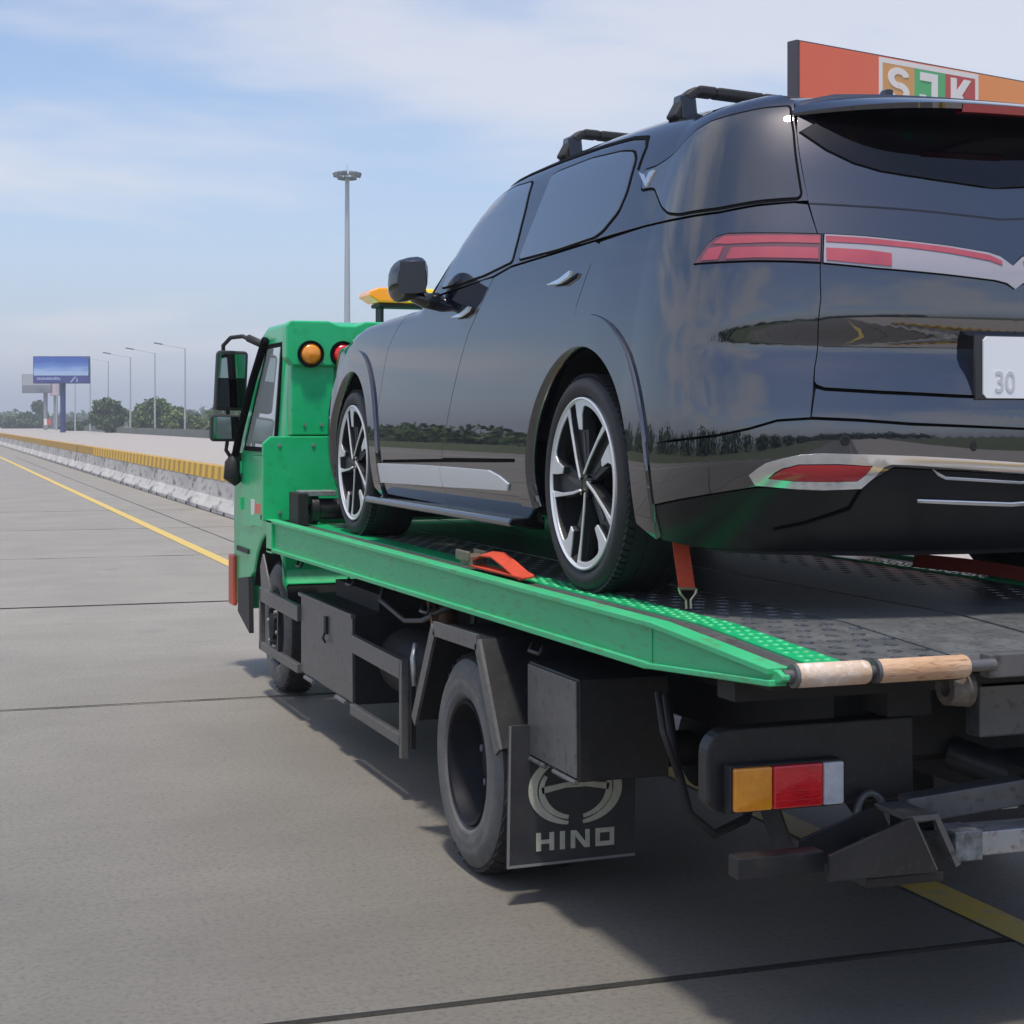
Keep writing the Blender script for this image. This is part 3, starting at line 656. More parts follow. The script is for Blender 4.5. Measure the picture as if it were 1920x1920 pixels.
# rocker trim under the doors
patch('rocker_trim', [(1.585,.41),(2.68,.382),(2.70,.235),(1.6,.222)], PAINT, .002, gap=.003, parent=suv)
patch('rocker_trim', [(1.585,.41),(.9,.425),(RW+AO,.432),(RW+AO+.005,.30),(RW+AO-.02,.21),(1.6,.222)], PAINT, .002, gap=.003, parent=suv)
GAR = [(2.674,.38),(2.063,.388),(1.541,.392),(.953,.392),(.834,.373),(.737,.346),(.762,.32),(1.155,.314),(1.588,.305),(2.117,.298),(2.68,.288)]
for GP in ([(2.674,.38),(2.063,.388),(1.594,.392),(1.594,.305),(2.117,.298),(2.68,.288)], [(1.576,.392),(.953,.392),(.834,.373),(.737,.346),(.762,.32),(1.155,.314),(1.576,.305)]): patch('silver_garnish', GP, SILVER, .010, h=.04, gap=.001, parent=suv)
# front fender, nose
UE = Y1F+math.pi/2
ff = [(2.68,.392),(2.655,.5),(2.60,.75),(2.56,.93),(2.46,1.02),(2.3,1.10),(2.12,1.128),(2.1,1.135)]
ff += [(y, min(1.0, ZT(y)-.12)+.94*(ZT(y)-min(1.0, ZT(y)-.12))) for y in (2.3,2.5,2.7,2.9,3.1,3.3,3.5)]
ZN = ff[-1][1]
ff += [(3.9,ZN-.02),(4.3,ZN-.05),(4.6,ZN-.07),(4.6,.62),(4.25,.55),(4.0,.52)]+arc(FW,WZC,AO,15,176,26)
patch('front_fender', ff, PAINT, 0, gap=.003, parent=suv)
patch('front_bumper', [(4.0,.515)]+[(4.25,.545),(4.6,.615),(UE,.615),(UE,.2),(4.4,.19),(4.0,.2)]+arc(FW,WZC,AO,-16,14,5), PAINT, 0, mode='pair', parent=suv, gap=.003)
patch('front_grille', [(4.61,.61),(UE,.61),(UE,ZN-.075),(4.61,ZN-.075)], GLOSSBLK, -.004, parent=suv)
# rear quarter panel
rq = [(.05,1.20),(.085,1.119),(.12,1.048),(.149,.985)]+arc(RW,WZC,AO,80,166,22)+[(-.674,.528),(-.829,.543),(-.93,.564),(-1.01,.588),(-1.104,.594),(-1.106,.66),(-1.103,.74),(-1.11,.849),(-1.119,.942),(-1.108,1.101),(-1.082,1.16),(-1.046,1.232),(-1.0,1.237),(-.883,1.230),(-.749,1.215),(-.555,1.212),(-.3,1.214)]
patch('rear_quarter_panel', rq, PAINT, 0, gap=.003, parent=suv)
# greenhouse side: pillars and roof rail
def zs_(y): zb = min(ZB, ZT(y)-.12); return zb+.955*(ZT(y)-zb)
gh = [(-1.046,1.244),(-.883,1.237),(-.749,1.222),(-.555,1.219),(-.3,1.221),(.05,1.215),(.45,1.207),(.95,1.197),(1.15,1.172),(1.55,1.157),(1.84,1.147),(2.1,1.135)]
gh += [(2.02,zs_(2.02)-.005)]+[(y, zs_(y)) for y in (1.95,1.85,1.75,1.65,1.55,1.45,1.35,1.2,1.0,.8,.6,.4,.2,0,-.2,-.35)]+[(-.6,zs_(-.35)-.004),(-.80,1.605),(-.90,1.575),(-.96,1.459),(-1.002,1.354)]
patch('roof_pillar_frame', gh, PAINT, 0, h=.025, gap=.002, parent=suv)
def window(name, poly, sm=1, sub=None):
    p = smooth_poly(resample(poly, .045), 2)
    big = inset(p, -.017)
    for o in patch('window_seal', big, SEAL, .0025, h=.03, depth=.006, parent=suv): pass
    return patch(name, p, GLASS, .005, h=.03, depth=.004, parent=suv)
window('front_door_window', [(1.84,1.175),(1.76,1.31),(1.68,1.41),(1.57,1.49),(1.45,1.535),(1.25,1.548),(1.045,1.54),(.99,1.42),(.965,1.31),(.955,1.213),(1.27,1.185),(1.6,1.172)])
window('rear_door_window', [(.872,1.214),(.827,1.372),(.808,1.475),(.812,1.531),(.757,1.541),(.426,1.543),(.12,1.523),(.0,1.505),(-.045,1.471),(-.065,1.359),(-.042,1.293),(.049,1.24),(.11,1.225),(.451,1.214)])
window('quarter_window', [(-.19,1.352),(-.255,1.35),(-.30,1.341),(-.349,1.304),(-.41,1.268),(-.475,1.243),(-.555,1.232),(-.749,1.234),(-.883,1.248),(-1.018,1.254),(-.983,1.354),(-.945,1.459),(-.897,1.548),(-.799,1.545),(-.689,1.533),(-.57,1.522),(-.484,1.502),(-.379,1.446),(-.311,1.427),(-.25,1.416),(-.165,1.416)])
patch('pillar_emblem', [(-.14,1.412),(-.178,1.402),(-.216,1.372),(-.226,1.402),(-.262,1.404),(-.234,1.352)], CHROME, .012, h=.02, parent=suv)
# tailgate, upper bumper strip, bumper
tgl = [(-.92,1.575),(-.96,1.459),(-1.002,1.354),(-1.046,1.238),(-1.082,1.16),(-1.108,1.101),(-1.119,.942),(-1.11,.849),(-1.103,.74),(-1.106,.70),(-1.114,.69),(-1.138,.681),(-1.313,.672),(-1.6,.662),(UC,.655)]
patch('tailgate', tgl+[(UC,1.605),(-1.4,1.605),(-1.05,1.60)], PAINT, 0, h=.028, gap=.004, mode='mid', parent=suv)
bl = [(-.674,.522),(-.829,.537),(-.93,.558),(-1.01,.582),(-1.104,.588),(-1.248,.582),(-1.42,.571),(UC,.556)]
patch('bumper_step_panel', [(-1.106,.596),(-1.248,.590),(-1.42,.579),(UC,.564),(UC,.647),(-1.6,.654),(-1.313,.664),(-1.14,.673),(-1.112,.68)], PAINT, -.001, h=.028, gap=.002, mode='mid', parent=suv)
def boff(u, z): return .0
patch('rear_bumper', [(-.535,.515)]+bl+[(UC,.425),(-1.36,.45),(-1.24,.39),(-1.05,.39),(-.94,.392),(-.7,.352),(-.540,.325)]+arc(RW,WZC,AO,184,165,5), PAINT, .004, h=.028, gap=.002, mode='mid', parent=suv)
patch('bumper_diffuser', [(UC,.18),(-1.4,.183),(-1.1,.187),(-.9,.187),(-.72,.19),(-.72,.180),(-1.2,.168),(UC,.165)], MATTBLK, -.006, h=.035, gap=.002, mode='mid', parent=suv)
patch('lower_bumper', [(UC,.420),(-1.36,.445),(-1.24,.385),(-1.05,.385),(-.94,.387),(-.7,.347),(-.540,.320),(-.532,.257),(-.52,.215),(-.665,.20),(-.9,.192),(-1.1,.192),(-1.4,.188),(UC,.185)], SATIN, .001, h=.028, gap=.001, mode='mid', parent=suv)
chr_ = [(-.929,.428),(-.952,.445),(-.978,.461),(-1.025,.475),(-1.071,.485),(-1.141,.49),(-1.297,.486),(-1.447,.481),(-1.62,.473),(UC,.459),(UC,.432),(-1.623,.446),(-1.448,.455),(-1.347,.458),(-1.323,.452),(-1.287,.422),(-1.246,.392),(-1.127,.388),(-1.049,.391),(-.972,.397),(-.941,.399)]
patch('chrome_bumper_strip', chr_, CHROME, .014, h=.03, depth=.014, mode='mid', parent=suv)
refl = [(-.985,.421),(-1.003,.434),(-1.025,.445),(-1.07,.456),(-1.18,.457),(-1.282,.453),(-1.261,.434),(-1.235,.417),(-1.137,.415),(-1.052,.416)]
patch('reflector_surround', inset(refl, -.005), SEAL, .016, h=.03, depth=.004, parent=suv)
patch('bumper_reflector', refl, REDLENS, .019, h=.03, depth=.005, parent=suv)
patch('thin_chrome_line', [(-1.453,.353),(-1.691,.345),(UC,.338),(UC,.330),(-1.694,.337),(-1.453,.347)], CHROME, .009, mode='mid', parent=suv)
patch('thin_chrome_line', [(-1.5,.445),(-1.527,.434),(-1.561,.421),(UC,.404),(UC,.398),(-1.558,.415),(-1.523,.427)], CHROME, .009, mode='mid', parent=suv)
for (u, z) in ((-1.204,.527),(-1.674,.51)):
    patch('parking_sensor', [(u+.011*math.cos(k*.628), z+.011*math.sin(k*.628)) for k in range(10)], GLOSSBLK, .009, h=.02, depth=.006, parent=suv)
    patch('sensor_rim', [(u+.016*math.cos(k*.628), z+.016*math.sin(k*.628)) for k in range(10)], MATTBLK, .006, h=.02, depth=.004, parent=suv)
# tail lamps: a bar that wraps from the quarter panel across the gate and dips to the emblem
tq = [(-.694,1.062),(-.717,1.095),(-.738,1.121),(-.763,1.138),(-.8,1.146),(-.95,1.141),(-1.104,1.136),(-1.112,1.051),(-1.016,1.056),(-.908,1.06),(-.809,1.061)]
patch('tail_lamp', tq, DIMLENS, .006, parent=suv, gap=.002)
patch('lamp_border', inset(tq, -.007), SEAL, .003, depth=.006, parent=suv)
patch('lamp_red_segment', [(-.722,1.068),(-.746,1.104),(-.80,1.107),(-.787,1.067)], PINKLENS, .009, depth=.004, parent=suv)
patch('lamp_red_segment', [(-.815,1.067),(-.829,1.101),(-.961,1.098),(-1.098,1.093),(-1.104,1.060),(-1.014,1.063),(-.906,1.067)], PINKLENS, .009, depth=.004, parent=suv)
patch('lamp_upper_band', [(-.757,1.118),(-.794,1.138),(-.951,1.134),(-1.098,1.130),(-1.102,1.107),(-.957,1.112),(-.811,1.113)], PINKLENS, .0085, depth=.004, parent=suv)
tg = [(-1.114,1.136),(-1.251,1.13),(-1.414,1.119),(-1.602,1.107),(-1.80,1.091),(-1.86,1.080),(UC,1.052),(UC,.982),(-1.88,1.000),(-1.82,1.008),(-1.588,1.021),(-1.41,1.03),(-1.294,1.036),(-1.122,1.050)]
patch('gate_lamp_border', inset(tg, -.007, lambda p: p[0] < UC+.004), SEAL, .003, depth=.006, mode='mid', parent=suv)
patch('gate_lamp_bar', tg, CLEARLENS, .006, mode='mid', parent=suv)
patch('lamp_red_segment', [(-1.124,1.093),(-1.256,1.087),(-1.35,1.078),(-1.351,1.040),(-1.224,1.048),(-1.130,1.056)], PINKLENS, .009, depth=.004, parent=suv)
patch('lamp_upper_band', [(-1.118,1.130),(-1.252,1.124),(-1.413,1.113),(-1.599,1.101),(-1.804,1.082),(-1.862,1.066),(-1.862,1.052),(-1.797,1.065),(-1.595,1.084),(-1.412,1.097),(-1.254,1.106),(-1.121,1.112)], PINKLENS, .0088, depth=.004, parent=suv)
patch('gate_crease', [(-1.05,1.236),(-1.205,1.229),(-1.419,1.222),(-1.684,1.212),(UC,1.203),(UC,1.199),(-1.684,1.208),(-1.419,1.218),(-1.205,1.225),(-1.05,1.232)], GLOSSBLK, .003, depth=.003, mode='mid', parent=suv)
rg = [(-.975,1.462),(-1.021,1.491),(-1.093,1.529),(-1.18,1.553),(-1.286,1.562),(-1.6,1.566),(UC,1.566),(UC,1.300),(-1.844,1.306),(-1.591,1.319),(-1.424,1.33),(-1.301,1.341),(-1.19,1.364),(-1.083,1.404)]
patch('rear_glass_seal', inset(rg, -.009, lambda p: p[0] < UC+.004), SEAL, .002, depth=.006, mode='mid', parent=suv)
patch('rear_glass', rg, REARGLASS, .005, mode='mid', depth=.006, parent=suv)
# number plate
pl = empty('number_plate', (0,0,0)); pl.parent = suv
py = -1.060
pm = MB().prism([(-.14+.012,.652),(.14-.012,.652),(.14,.664),(.14,.824),(.128,.836),(-.128,.836),(-.14,.824),(-.14,.664)], 1, py-.006, py).mesh('number_plate', PLATEW)
COL.objects.unlink(pl); bpy.data.objects.remove(pl)
pl = link('number_plate', pm, suv)
t = link('plate_characters', text_mesh('30', .088, .0015, .0012), pl); t.data.materials.append(PLATET); t.rotation_euler = (R(90),0,0); t.location = (-.066, py-.0065, .698); t.scale = (.85,1,1)
MB().box((-.168,py,.646), (.168,-1.0,.842)).build('plate_holder', GLOSSBLK, suv, bevel=.004)
# black gap along the top of the doors
dl = [(2.0,1.15),(1.90,1.26),(1.80,1.38),(1.69,1.48),(1.58,1.545),(1.45,1.585),(1.2,1.60),(.8,1.602),(.4,1.595),(.1,1.578),(-.06,1.555),(-.10,1.51),(-.105,1.43)]
dl = [(u, min(z, zs_(u)-.012)) for u, z in dl]
patch('door_frame_seal', dl+[(u-(.011 if i > 9 or i < 5 else 0)*(-1 if i > 9 else 1), z-(.012 if i <= 10 else 0)) for i, (u, z) in list(enumerate(dl))[::-1]], SEAL, .003, h=.03, depth=.004, parent=suv)
patch('bumper_crease', [(-1.246,.388),(-1.20,.33),(-1.05,.285),(-.95,.265),(-.95,.260),(-1.05,.280),(-1.203,.324),(-1.252,.384)], SEAL, .006, h=.03, depth=.003, parent=suv)
# wheel-arch flares
for cy, name in ((RW,'rear'), (FW,'front')):
    ring = arc(cy,WZC,AO,-15,195,40)+arc(cy,WZC,AI,193,-13,40)
    ring = [(u, max(z, .19)) for u, z in ring]
    patch('wheel_arch_flare', ring, PAINT, .014, h=.022, depth=.05, parent=suv)
    # liner
    for s in (-1, 1):
        m = MB().lathe([(s*.62,AI+.012),(s*.93,AI+.012)], (0,cy,WZC), 0, 36, a0=R(-15), a1=R(195)).lathe([(s*.62,AI+.012),(s*.62,.02)], (0,cy,WZC), 0, 36, a0=R(-15), a1=R(195))
        m.build('wheel_arch_liner', INNER, suv)
# inner shell: dark structure seen only through the panel gaps
V = []; F = []
us = list(np.arange(UC, UE+.01, .06)); zz = list(np.arange(.2, 1.60, .06)); idx = {}
for i, u in enumerate(us):
    for j, z in enumerate(zz):
        q = surf(u, z); n = surf_n(u, z); idx[i,j] = len(V)
        y = u if Y1R < u < Y1F else 99
        V.append((-(max(0., q[0]-n[0]*.02)), q[1]-n[1]*.02, z-n[2]*.02))
for i in range(len(us)-1):
    for j in range(len(zz)-1):
        u, z = us[i]+.03, zz[j]+.03; w, y, _ = surf(u, z)
        if min(math.hypot(y-RW, z-WZC), math.hypot(y-FW, z-WZC)) < AI+.05 and w > .6: continue
        if z > zs_(min(max(u, -.35), Y1F))-.05: continue
        F.append((idx[i,j], idx[i+1,j], idx[i+1,j+1], idx[i,j+1]))
k = len(V)
link('inner_shell', MB().add(V+[(-a,b,c) for a,b,c in V], F+[[q+k for q in f[::-1]] for f in F]).mesh('inner_shell', INNER), suv)
MB().box((-.70,-.80,.20), (.70,3.9,.24)).box((-.6,-.8,.24), (.6,3.9,.5)).build('underbody', INNER, suv)
# roof, windscreen, bonnet
def top_patch(name, ys, m, parent, k=.965):
    V = []; NN = []; F = []; n = 26
    for y in ys:
        zb = min(ZB, ZT(y)-.12); we = half_w(y, zb+k*(ZT(y)-zb)) if k < 1 else 0
        we = half_w(y, zs_(y)-.004)
        for i in range(n+1):
            s = -1+2*i/n; w = we*math.sin(s*math.pi/2); V.append((w, y, top_z(y, w)))
    for a in range(len(ys)-1):
        for i in range(n): F.append((a*(n+1)+i, a*(n+1)+i+1, (a+1)*(n+1)+i+1, (a+1)*(n+1)+i))
    b = MB().add(V, F); return b.build(name, m, parent, smooth=True)
top_patch('roof', [-.60+.1*i for i in range(22)], PAINT, suv)
top_patch('windscreen', [1.505+.045*i for i in range(15)], GLASS, suv)
V = []; F = []; n = 16; ysb = [2.1+.1*i for i in range(19)]
for y in ysb:
    if y <= 3.5: zc = zs_(y)-.01; we = half_w(y, zc)
    else:
        zc = ZN-.01-.03*(y-3.5)
        lo, hi = 3.5, UE
        for _ in range(30):
            mid = (lo+hi)/2
            if surf(mid, zc)[1] < y: lo = mid
            else: hi = mid
        we = surf(lo, zc)[0]
    for i in range(n+1):
        s = -1+2*i/n; V.append((s*we, y, zc+.045*(1-s*s)))
for a in range(len(ysb)-1):
    for i in range(n): F.append((a*(n+1)+i, a*(n+1)+i+1, (a+1)*(n+1)+i+1, (a+1)*(n+1)+i))
MB().add(V, F).build('bonnet', PAINT, suv, smooth=True)
# roof spoiler over the rear glass
V = []; F = []; n = 40
def tip(s):
    x = .655*s; y = -.985+.34*abs(s)**3.2; z = 1.545-.018*abs(s)**2-.004*abs(s)**6; return x, y, z
for i in range(n+1):
    s = -1+2*i/n; x, y, z = tip(s); xf = .65*s
    zr = top_z(-.5, xf*.93)
    a = Vector((xf*.97, -.50, zr+.002)); d = Vector((x, y, z))
    b = a.lerp(d, .5)+Vector((0,0,.012)); c = a.lerp(d, .85)+Vector((0,0,.010))
    tk = 1-abs(s)**4; ring = [a, b, c, d, d+Vector((0,.004,-.004-.013*tk)), Vector((x*.985, y+.03+.07*tk, z-.006-.018*tk)), Vector((xf*.95, -.55-.07*tk, zr-.010-.05*tk))]
    V += [tuple(p) for p in ring]
L = 7
for i in range(n):
    for j in range(L): F.append((i*L+j, i*L+(j+1)%L, (i+1)*L+(j+1)%L, (i+1)*L+j))
F += [tuple(range(L)), tuple(n*L+j for j in range(L))[::-1]]
sp = MB().add(V, F).build('roof_spoiler', PAINT, suv, smooth=38)
V = []; F = []
for i in range(11):
    s = -.235+.47*i/10; x, y, z = tip(s); V += [(x, y-.002, z-.004+.001), (x, y+.004, z-.026)]
for i in range(10): F.append((2*i, 2*i+1, 2*i+3, 2*i+2))
V2 = [(a, b+.03, c) for a, b, c in V]
MB().add(V+V2, F+[[q+22 for q in f] for f in F]+[(2*i,2*i+2,2*i+24,2*i+22) for i in range(10)]+[(2*i+1,2*i+3,2*i+25,2*i+23) for i in range(10)]).build('high_stop_lamp', REDLENS, sp)
# shark fin
MB().prism([(-.34,1.64),(-.18,1.645),(-.30,1.715),(-.335,1.715)], 0, -.014, .014).build('antenna_fin', GLOSSBLK, suv, bevel=.006)
# roof cross bars on raised feet
for y in (.98, -.06):
    wb = .60
    pts = []
    z0 = top_z(y, wb)
    cb = empty('roof_bar'); COL.objects.unlink(cb); bpy.data.objects.remove(cb)
    prof = [(-wb-.085, top_z(y, wb+.06)-.01), (-wb-.045, z0+.045), (-wb+.0, z0+.078), (-wb+.07, z0+.075), (-wb+.25, ZT(y)+.030), (0, ZT(y)+.018)]
    prof = prof+[(-a, b) for a, b in prof[::-1][1:]]
    m = MB(); 
    for i in range(len(prof)-1):
        m.bar((prof[i][0], y, prof[i][1]), (prof[i+1][0], y, prof[i+1][1]), .065, .032, up=(0,1,0)) if False else m.bar((prof[i][0], y, prof[i][1]), (prof[i+1][0], y, prof[i+1][1]), .07, .034)
    rb = m.build('roof_bar', MATTBLK, suv, bevel=.010, seg=3)
    for s in (-1, 1):
        MB().prism([(y-.05,z0-.03),(y+.05,z0-.03),(y+.03,z0+.06),(y-.03,z0+.06)], 0, s*(wb+.07), s*(wb+.01)).build('bar_foot', GLOSSBLK, rb, bevel=.008)
# door handles
def handle(u, z, L, parent, s):
    pts = [(u+L/2, z-.010), (u, z+.002), (u-L/2+.02, z+.024), (u-L/2, z+.022), (u-L/2+.015, z+.004), (u-.01, z-.014)]
    V, NN, F = patch_data(pts, .022, .03, .012)
    if s > 0: V, NN, F = flip(V, NN, F)
    link('door_handle', to_mesh('door_handle', V, NN, F, CHROME), parent)
for s, i in ((-1,0), (1,1)):
    handle(1.43, 1.03, .235, doors_f[i], s); handle(.32, 1.085, .225, doors_r[i], s)
# side steps
for s in (-1, 1):
    MB().prism([(s*.90,.225),(s*1.035,.222),(s*1.045,.208),(s*1.04,.190),(s*.90,.175)], 1, .60, 2.70).build('side_step', GLOSSBLK, suv, bevel=.006)
# door mirrors
for s in (-1, 1):
    V = []; F = []; n = 20
    rings = [(.0,.30),(.012,.72),(.04,.95),(.085,1.0),(.115,.93),(.135,.70),(.143,.3)]
    for (t, k) in rings:
        for j in range(n):
            a = 2*math.pi*j/n; ca, sa = math.cos(a), math.sin(a)
            ex = abs(ca)**.7*math.copysign(1, ca)*.088*k; ez = abs(sa)**.75*math.copysign(1, sa)*.098*k
            V.append((s*(1.045+ex+.02*t), 1.86+t, 1.215+ez-.02*(ex/.085)))
    for i in range(len(rings)-1):
        for j in range(n): F.append((i*n+j, i*n+(j+1)%n, (i+1)*n+(j+1)%n, (i+1)*n+j))
    F += [tuple(range(n))[::-1], tuple((len(rings)-1)*n+j for j in range(n))]
    mi = MB().add(V, F).build('door_mirror', PAINT, suv, smooth=45)
    MB().tube([(s*.90,1.90,1.115),(s*.97,1.91,1.12),(s*1.02,1.92,1.15)], [.045,.036,.04], 10).build('mirror_stalk', GLOSSBLK, mi, smooth=True)
    MB().prism([(1.06,1.145),(1.15,1.145),(1.165,1.2),(1.15,1.265),(1.06,1.265)] if False else [(s*.985,1.150),(s*1.105,1.145),(s*1.118,1.2),(s*1.105,1.285),(s*.99,1.29)], 1, 1.856, 1.864).build('mirror_pane', mat('dark_door_mirror_glass', (.10,.11,.12), .04, 1.), mi)
    patch_ = [(1.93,1.15),(1.86,1.22),(1.80,1.25),(1.70,1.19),(1.62,1.168)]
# wheels
def wheel(cy, s):
    w = empty('wheel', (s*.985, cy, WZC)); w.parent = suv
    # local: axis x, outside at x = s*0
    d = -s
    tp = [(.022,.292),(.006,.31),(.0,.335),(.010,.358),(.030,.368),(.10,.371),(.17,.371),(.24,.368),(.262,.358),(.272,.335),(.26,.30),(.24,.29)]
    ty = MB().lathe([(d*a, r) for a, r in tp], (0,0,0), 0, 72, closed=True); ty = ty.build('tyre', TYRE, w, smooth=50)
    tr = MB()
    for k in range(4): tr.lathe([(d*(.055+.052*k), .3716),(d*(.055+.052*k), .3745),(d*(.055+.052*k+.044), .3745),(d*(.055+.052*k+.044), .3716)], (0,0,0), 0, 72)
    for k in range(84):
        a = 2*math.pi*k/84
        for a2, b2 in ((.022,.05),(.215,.248)):
            c, sn = math.cos(a), math.sin(a); p = Vector((d*a2, .372*c, .372*sn)); q = Vector((d*b2, .372*math.cos(a+.03), .372*math.sin(a+.03)))
            tr.bar(p, q, .017, .010, up=(0,c,sn))
    tr.build('tread_blocks', TYRE, ty)
    rim = MB().lathe([(d*.012,.296),(d*.010,.286),(d*.03,.272),(d*.20,.262),(d*.22,.06),(d*.07,.05),(d*.055,0.001)], (0,0,0), 0, 60).build('rim', BARREL, w, smooth=40)
    MB().lathe([(d*.004,.296),(d*.002,.291),(d*.010,.284),(d*.018,.284),(d*.02,.296)], (0,0,0), 0, 72, closed=True).build('rim_lip', ALLOY, rim, smooth=40)
    MB().lathe([(d*.13,.19),(d*.13,.10),(d*.15,.10),(d*.15,.19)], (0,0,0), 0, 40, closed=True).build('brake_disc', mat('dull_brake_disc', (.10,.10,.10), .5, .6), rim, smooth=40)
    MB().lathe([(d*.020,.001),(d*.020,.024),(d*.026,.030),(d*.06,.034)], (0,0,0), 0, 24).build('hub_cap', GLOSSBLK, rim, smooth=40)
    dn = s      # the hooked blades sweep the same way round on both sides of the car
    def polar(name, P, a0, x0, x1, m):
        q = [(r*math.cos(a0+dn*R(dl_)), r*math.sin(a0+dn*R(dl_))) for r, dl_ in P]
        o_ = MB().prism(q, 0, d*x0, d*(x1 if m is not ALLOY else x0+.006)).build(name, m, rim, bevel=.0015)
        if m is ALLOY: MB().prism(q, 0, d*(x0+.0065), d*x1).build('spoke_flank', ALLOYD, rim)
    for k in range(5):
        a0 = R((135 if s < 0 else 45)+72*k)
        polar('spoke', [(.03,30),(.12,45),(.19,46),(.284,50),(.288,62),(.287,75),(.20,79),(.12,84),(.03,120)], a0, .034, .062, ALLOYD)
        polar('spoke_line', [(.034,26),(.10,9),(.20,2.2),(.284,-2.0),(.285,3.0),(.20,5.8),(.10,15),(.034,44)], a0, .010, .045, ALLOY)
        polar('rim_hook', [(.288,-2+4*i) for i in range(16)]+[(.240,57),(.188,54),(.184,46.5),(.235,46),(.262,43)]+[(.268,40-4*i) for i in range(11)], a0, .008, .045, ALLOY)
        polar('spoke_pocket_face', [(.06,56),(.12,56),(.18,56),(.183,60),(.12,66),(.06,74)], a0, .031, .0345, mat('spoke_pocket_grey', (.06,.061,.066), .4, .3))  # grey pocket face on each dark spoke
        q = [(.048+.008*math.cos(i*1.047), .008*math.sin(i*1.047)) for i in range(6)]; an = a0+R(36)
        MB().prism([(r*math.cos(an)-t_*math.sin(an), r*math.sin(an)+t_*math.cos(an)) for r, t_ in q], 0, d*.018, d*.04).build('lug_nut', GLOSSBLK, rim)
    return w
for s in (-1, 1):
    for cy in (RW, FW): wheel(cy, s)
# ------------------------------------------------------------------ the tow truck (local: x across, y forward from the rear axle, z up)
truck = empty('tow_truck', (3.03, 5.98, 0))
prop(truck, 'green flatbed tow truck with black underframe carrying the black SUV', 'truck')
DZ = 1.077
# --- chassis
for s in (-1, 1):
    MB().box((s*.36,-1.75,.62), (s*.44,5.2,.84)).build('chassis_rail', DARKFRAME, truck, bevel=.006)
    MB().box((s*.33,-1.9,.845), (s*.47,3.8,.925)).build('subframe_beam', DARKFRAME, truck)
for y in (-1.6,-.7,.9,1.9,2.9,3.7): MB().box((-.355,y-.05,.66), (.355,y+.05,.80)).build('cross_member', DARKFRAME, truck)
MB().tube([(-.75,0,.40),(.75,0,.40)], .07, 12).lathe([(-.17,.02),(-.14,.15),(0,.19),(.14,.15),(.17,.02)], (0,0,.4), 0, 20).build('rear_axle', DARKFRAME, truck, smooth=40)
MB().tube([(-.8,4.38,.40),(.8,4.38,.40)], .06, 12).build('front_axle', DARKFRAME, truck)
for s in (-1, 1):
    m = MB()
    for k in range(5): m.bar((s*.55,-.62+.08*k,.52+.018*k), (s*.55,.62-.08*k,.52+.018*k), .07, .016)
    m.build('leaf_spring', DARKFRAME, truck)
# hanging bits under the frame that show behind the side guards
MB().tube([(-.70,1.25,.50),(-.70,2.0,.50)], .16, 20).build('air_tank', DARKFRAME, truck, smooth=40, )
MB().tube([(-.60,1.7,.80),(-.60,1.72,.30)], .045, 12).build('hydraulic_cylinder', mat('rusty_cylinder', (.14,.07,.04), .6), truck, smooth=40)
MB().bar((-.95,.75,.79), (-.6,2.0,.80), .03, .045).build('rusty_brace', mat('rusty_brace', (.22,.09,.035), .7), truck)
MB().box((-.80,2.2,.66), (-.40,3.1,.80)).build('pump_cover', DARKFRAME, truck)
# --- wheels
def twheel(y, s, outer, parent, dual=False, R_=.402, dish=True):
    w = empty('wheel', (s*outer, y, R_)); w.parent = parent; d = -s
    W = .215
    tp = [(.03,.225),(.008,.25),(.004,.258),(.0045,.262),(.001,.275),(.0,.30),(.003,.318),(.0015,.324),(.007,.345),(.026,.378),(.045,.392),(W/2,.402),(W-.045,.392),(W-.026,.378),(W,.30),(W-.01,.24),(W-.03,.22)]
    ty = MB(); ty.cur = 0; ty.lathe([(d*a, r) for a, r in tp], (0,0,0), 0, 64, closed=True)
    L = len(tp)
    o = ty.build('tyre', [TTYRE, TTREAD], w, smooth=50)
    mi = [0]*len(o.data.polygons)
    for p in o.data.polygons:
        if p.center.length > .375 and abs(p.center.x) > .02: mi[p.index] = 1
    o.data.polygons.foreach_set('material_index', mi)
    tr = MB()
    for k in range(40):
        a = 2*math.pi*k/40
        for (x0, x1, da) in ((.032,.085,.05),(.132,.183,-.05)):
            tr.bar((d*x0, .388*math.cos(a), .388*math.sin(a)), (d*x1, .399*math.cos(a+da), .399*math.sin(a+da)), .035, .012, up=(0,math.cos(a),math.sin(a)))
    tr.build('tread_lugs', TTREAD, o)
    if dish: rp = [(.022,.232),(.010,.226),(.016,.215),(.05,.205),(.075,.195),(.135,.17),(.15,.10),(.15,.085),(.105,.080),(.095,.066),(.092,.001)]
    else: rp = [(.022,.232),(.010,.226),(.016,.215),(.045,.2),(.05,.16),(.02,.11),(.015,.085),(-.02,.08),(-.03,.001)]
    rim = MB().lathe([(d*a, r) for a, r in rp], (0,0,0), 0, 48).build('rim', RIMBLK, w, smooth=40)
    for k in range(6):
        a = 2*math.pi*k/6+.2; x = .14 if dish else .01
        MB().tube([(d*(x+.01), .125*math.cos(a), .125*math.sin(a)), (d*(x-.03), .125*math.cos(a), .125*math.sin(a))], .014, 6).build('wheel_nut', GALV, rim)
    if dual:
        MB().lathe([(d*(a+.245), r) for a, r in tp], (0,0,0), 0, 48, closed=True).build('inner_tyre', TTREAD, w, smooth=50)
    return w
for s in (-1, 1):
    twheel(0, s, 1.08, truck, True); twheel(4.38, s, .87, truck, False, dish=False)
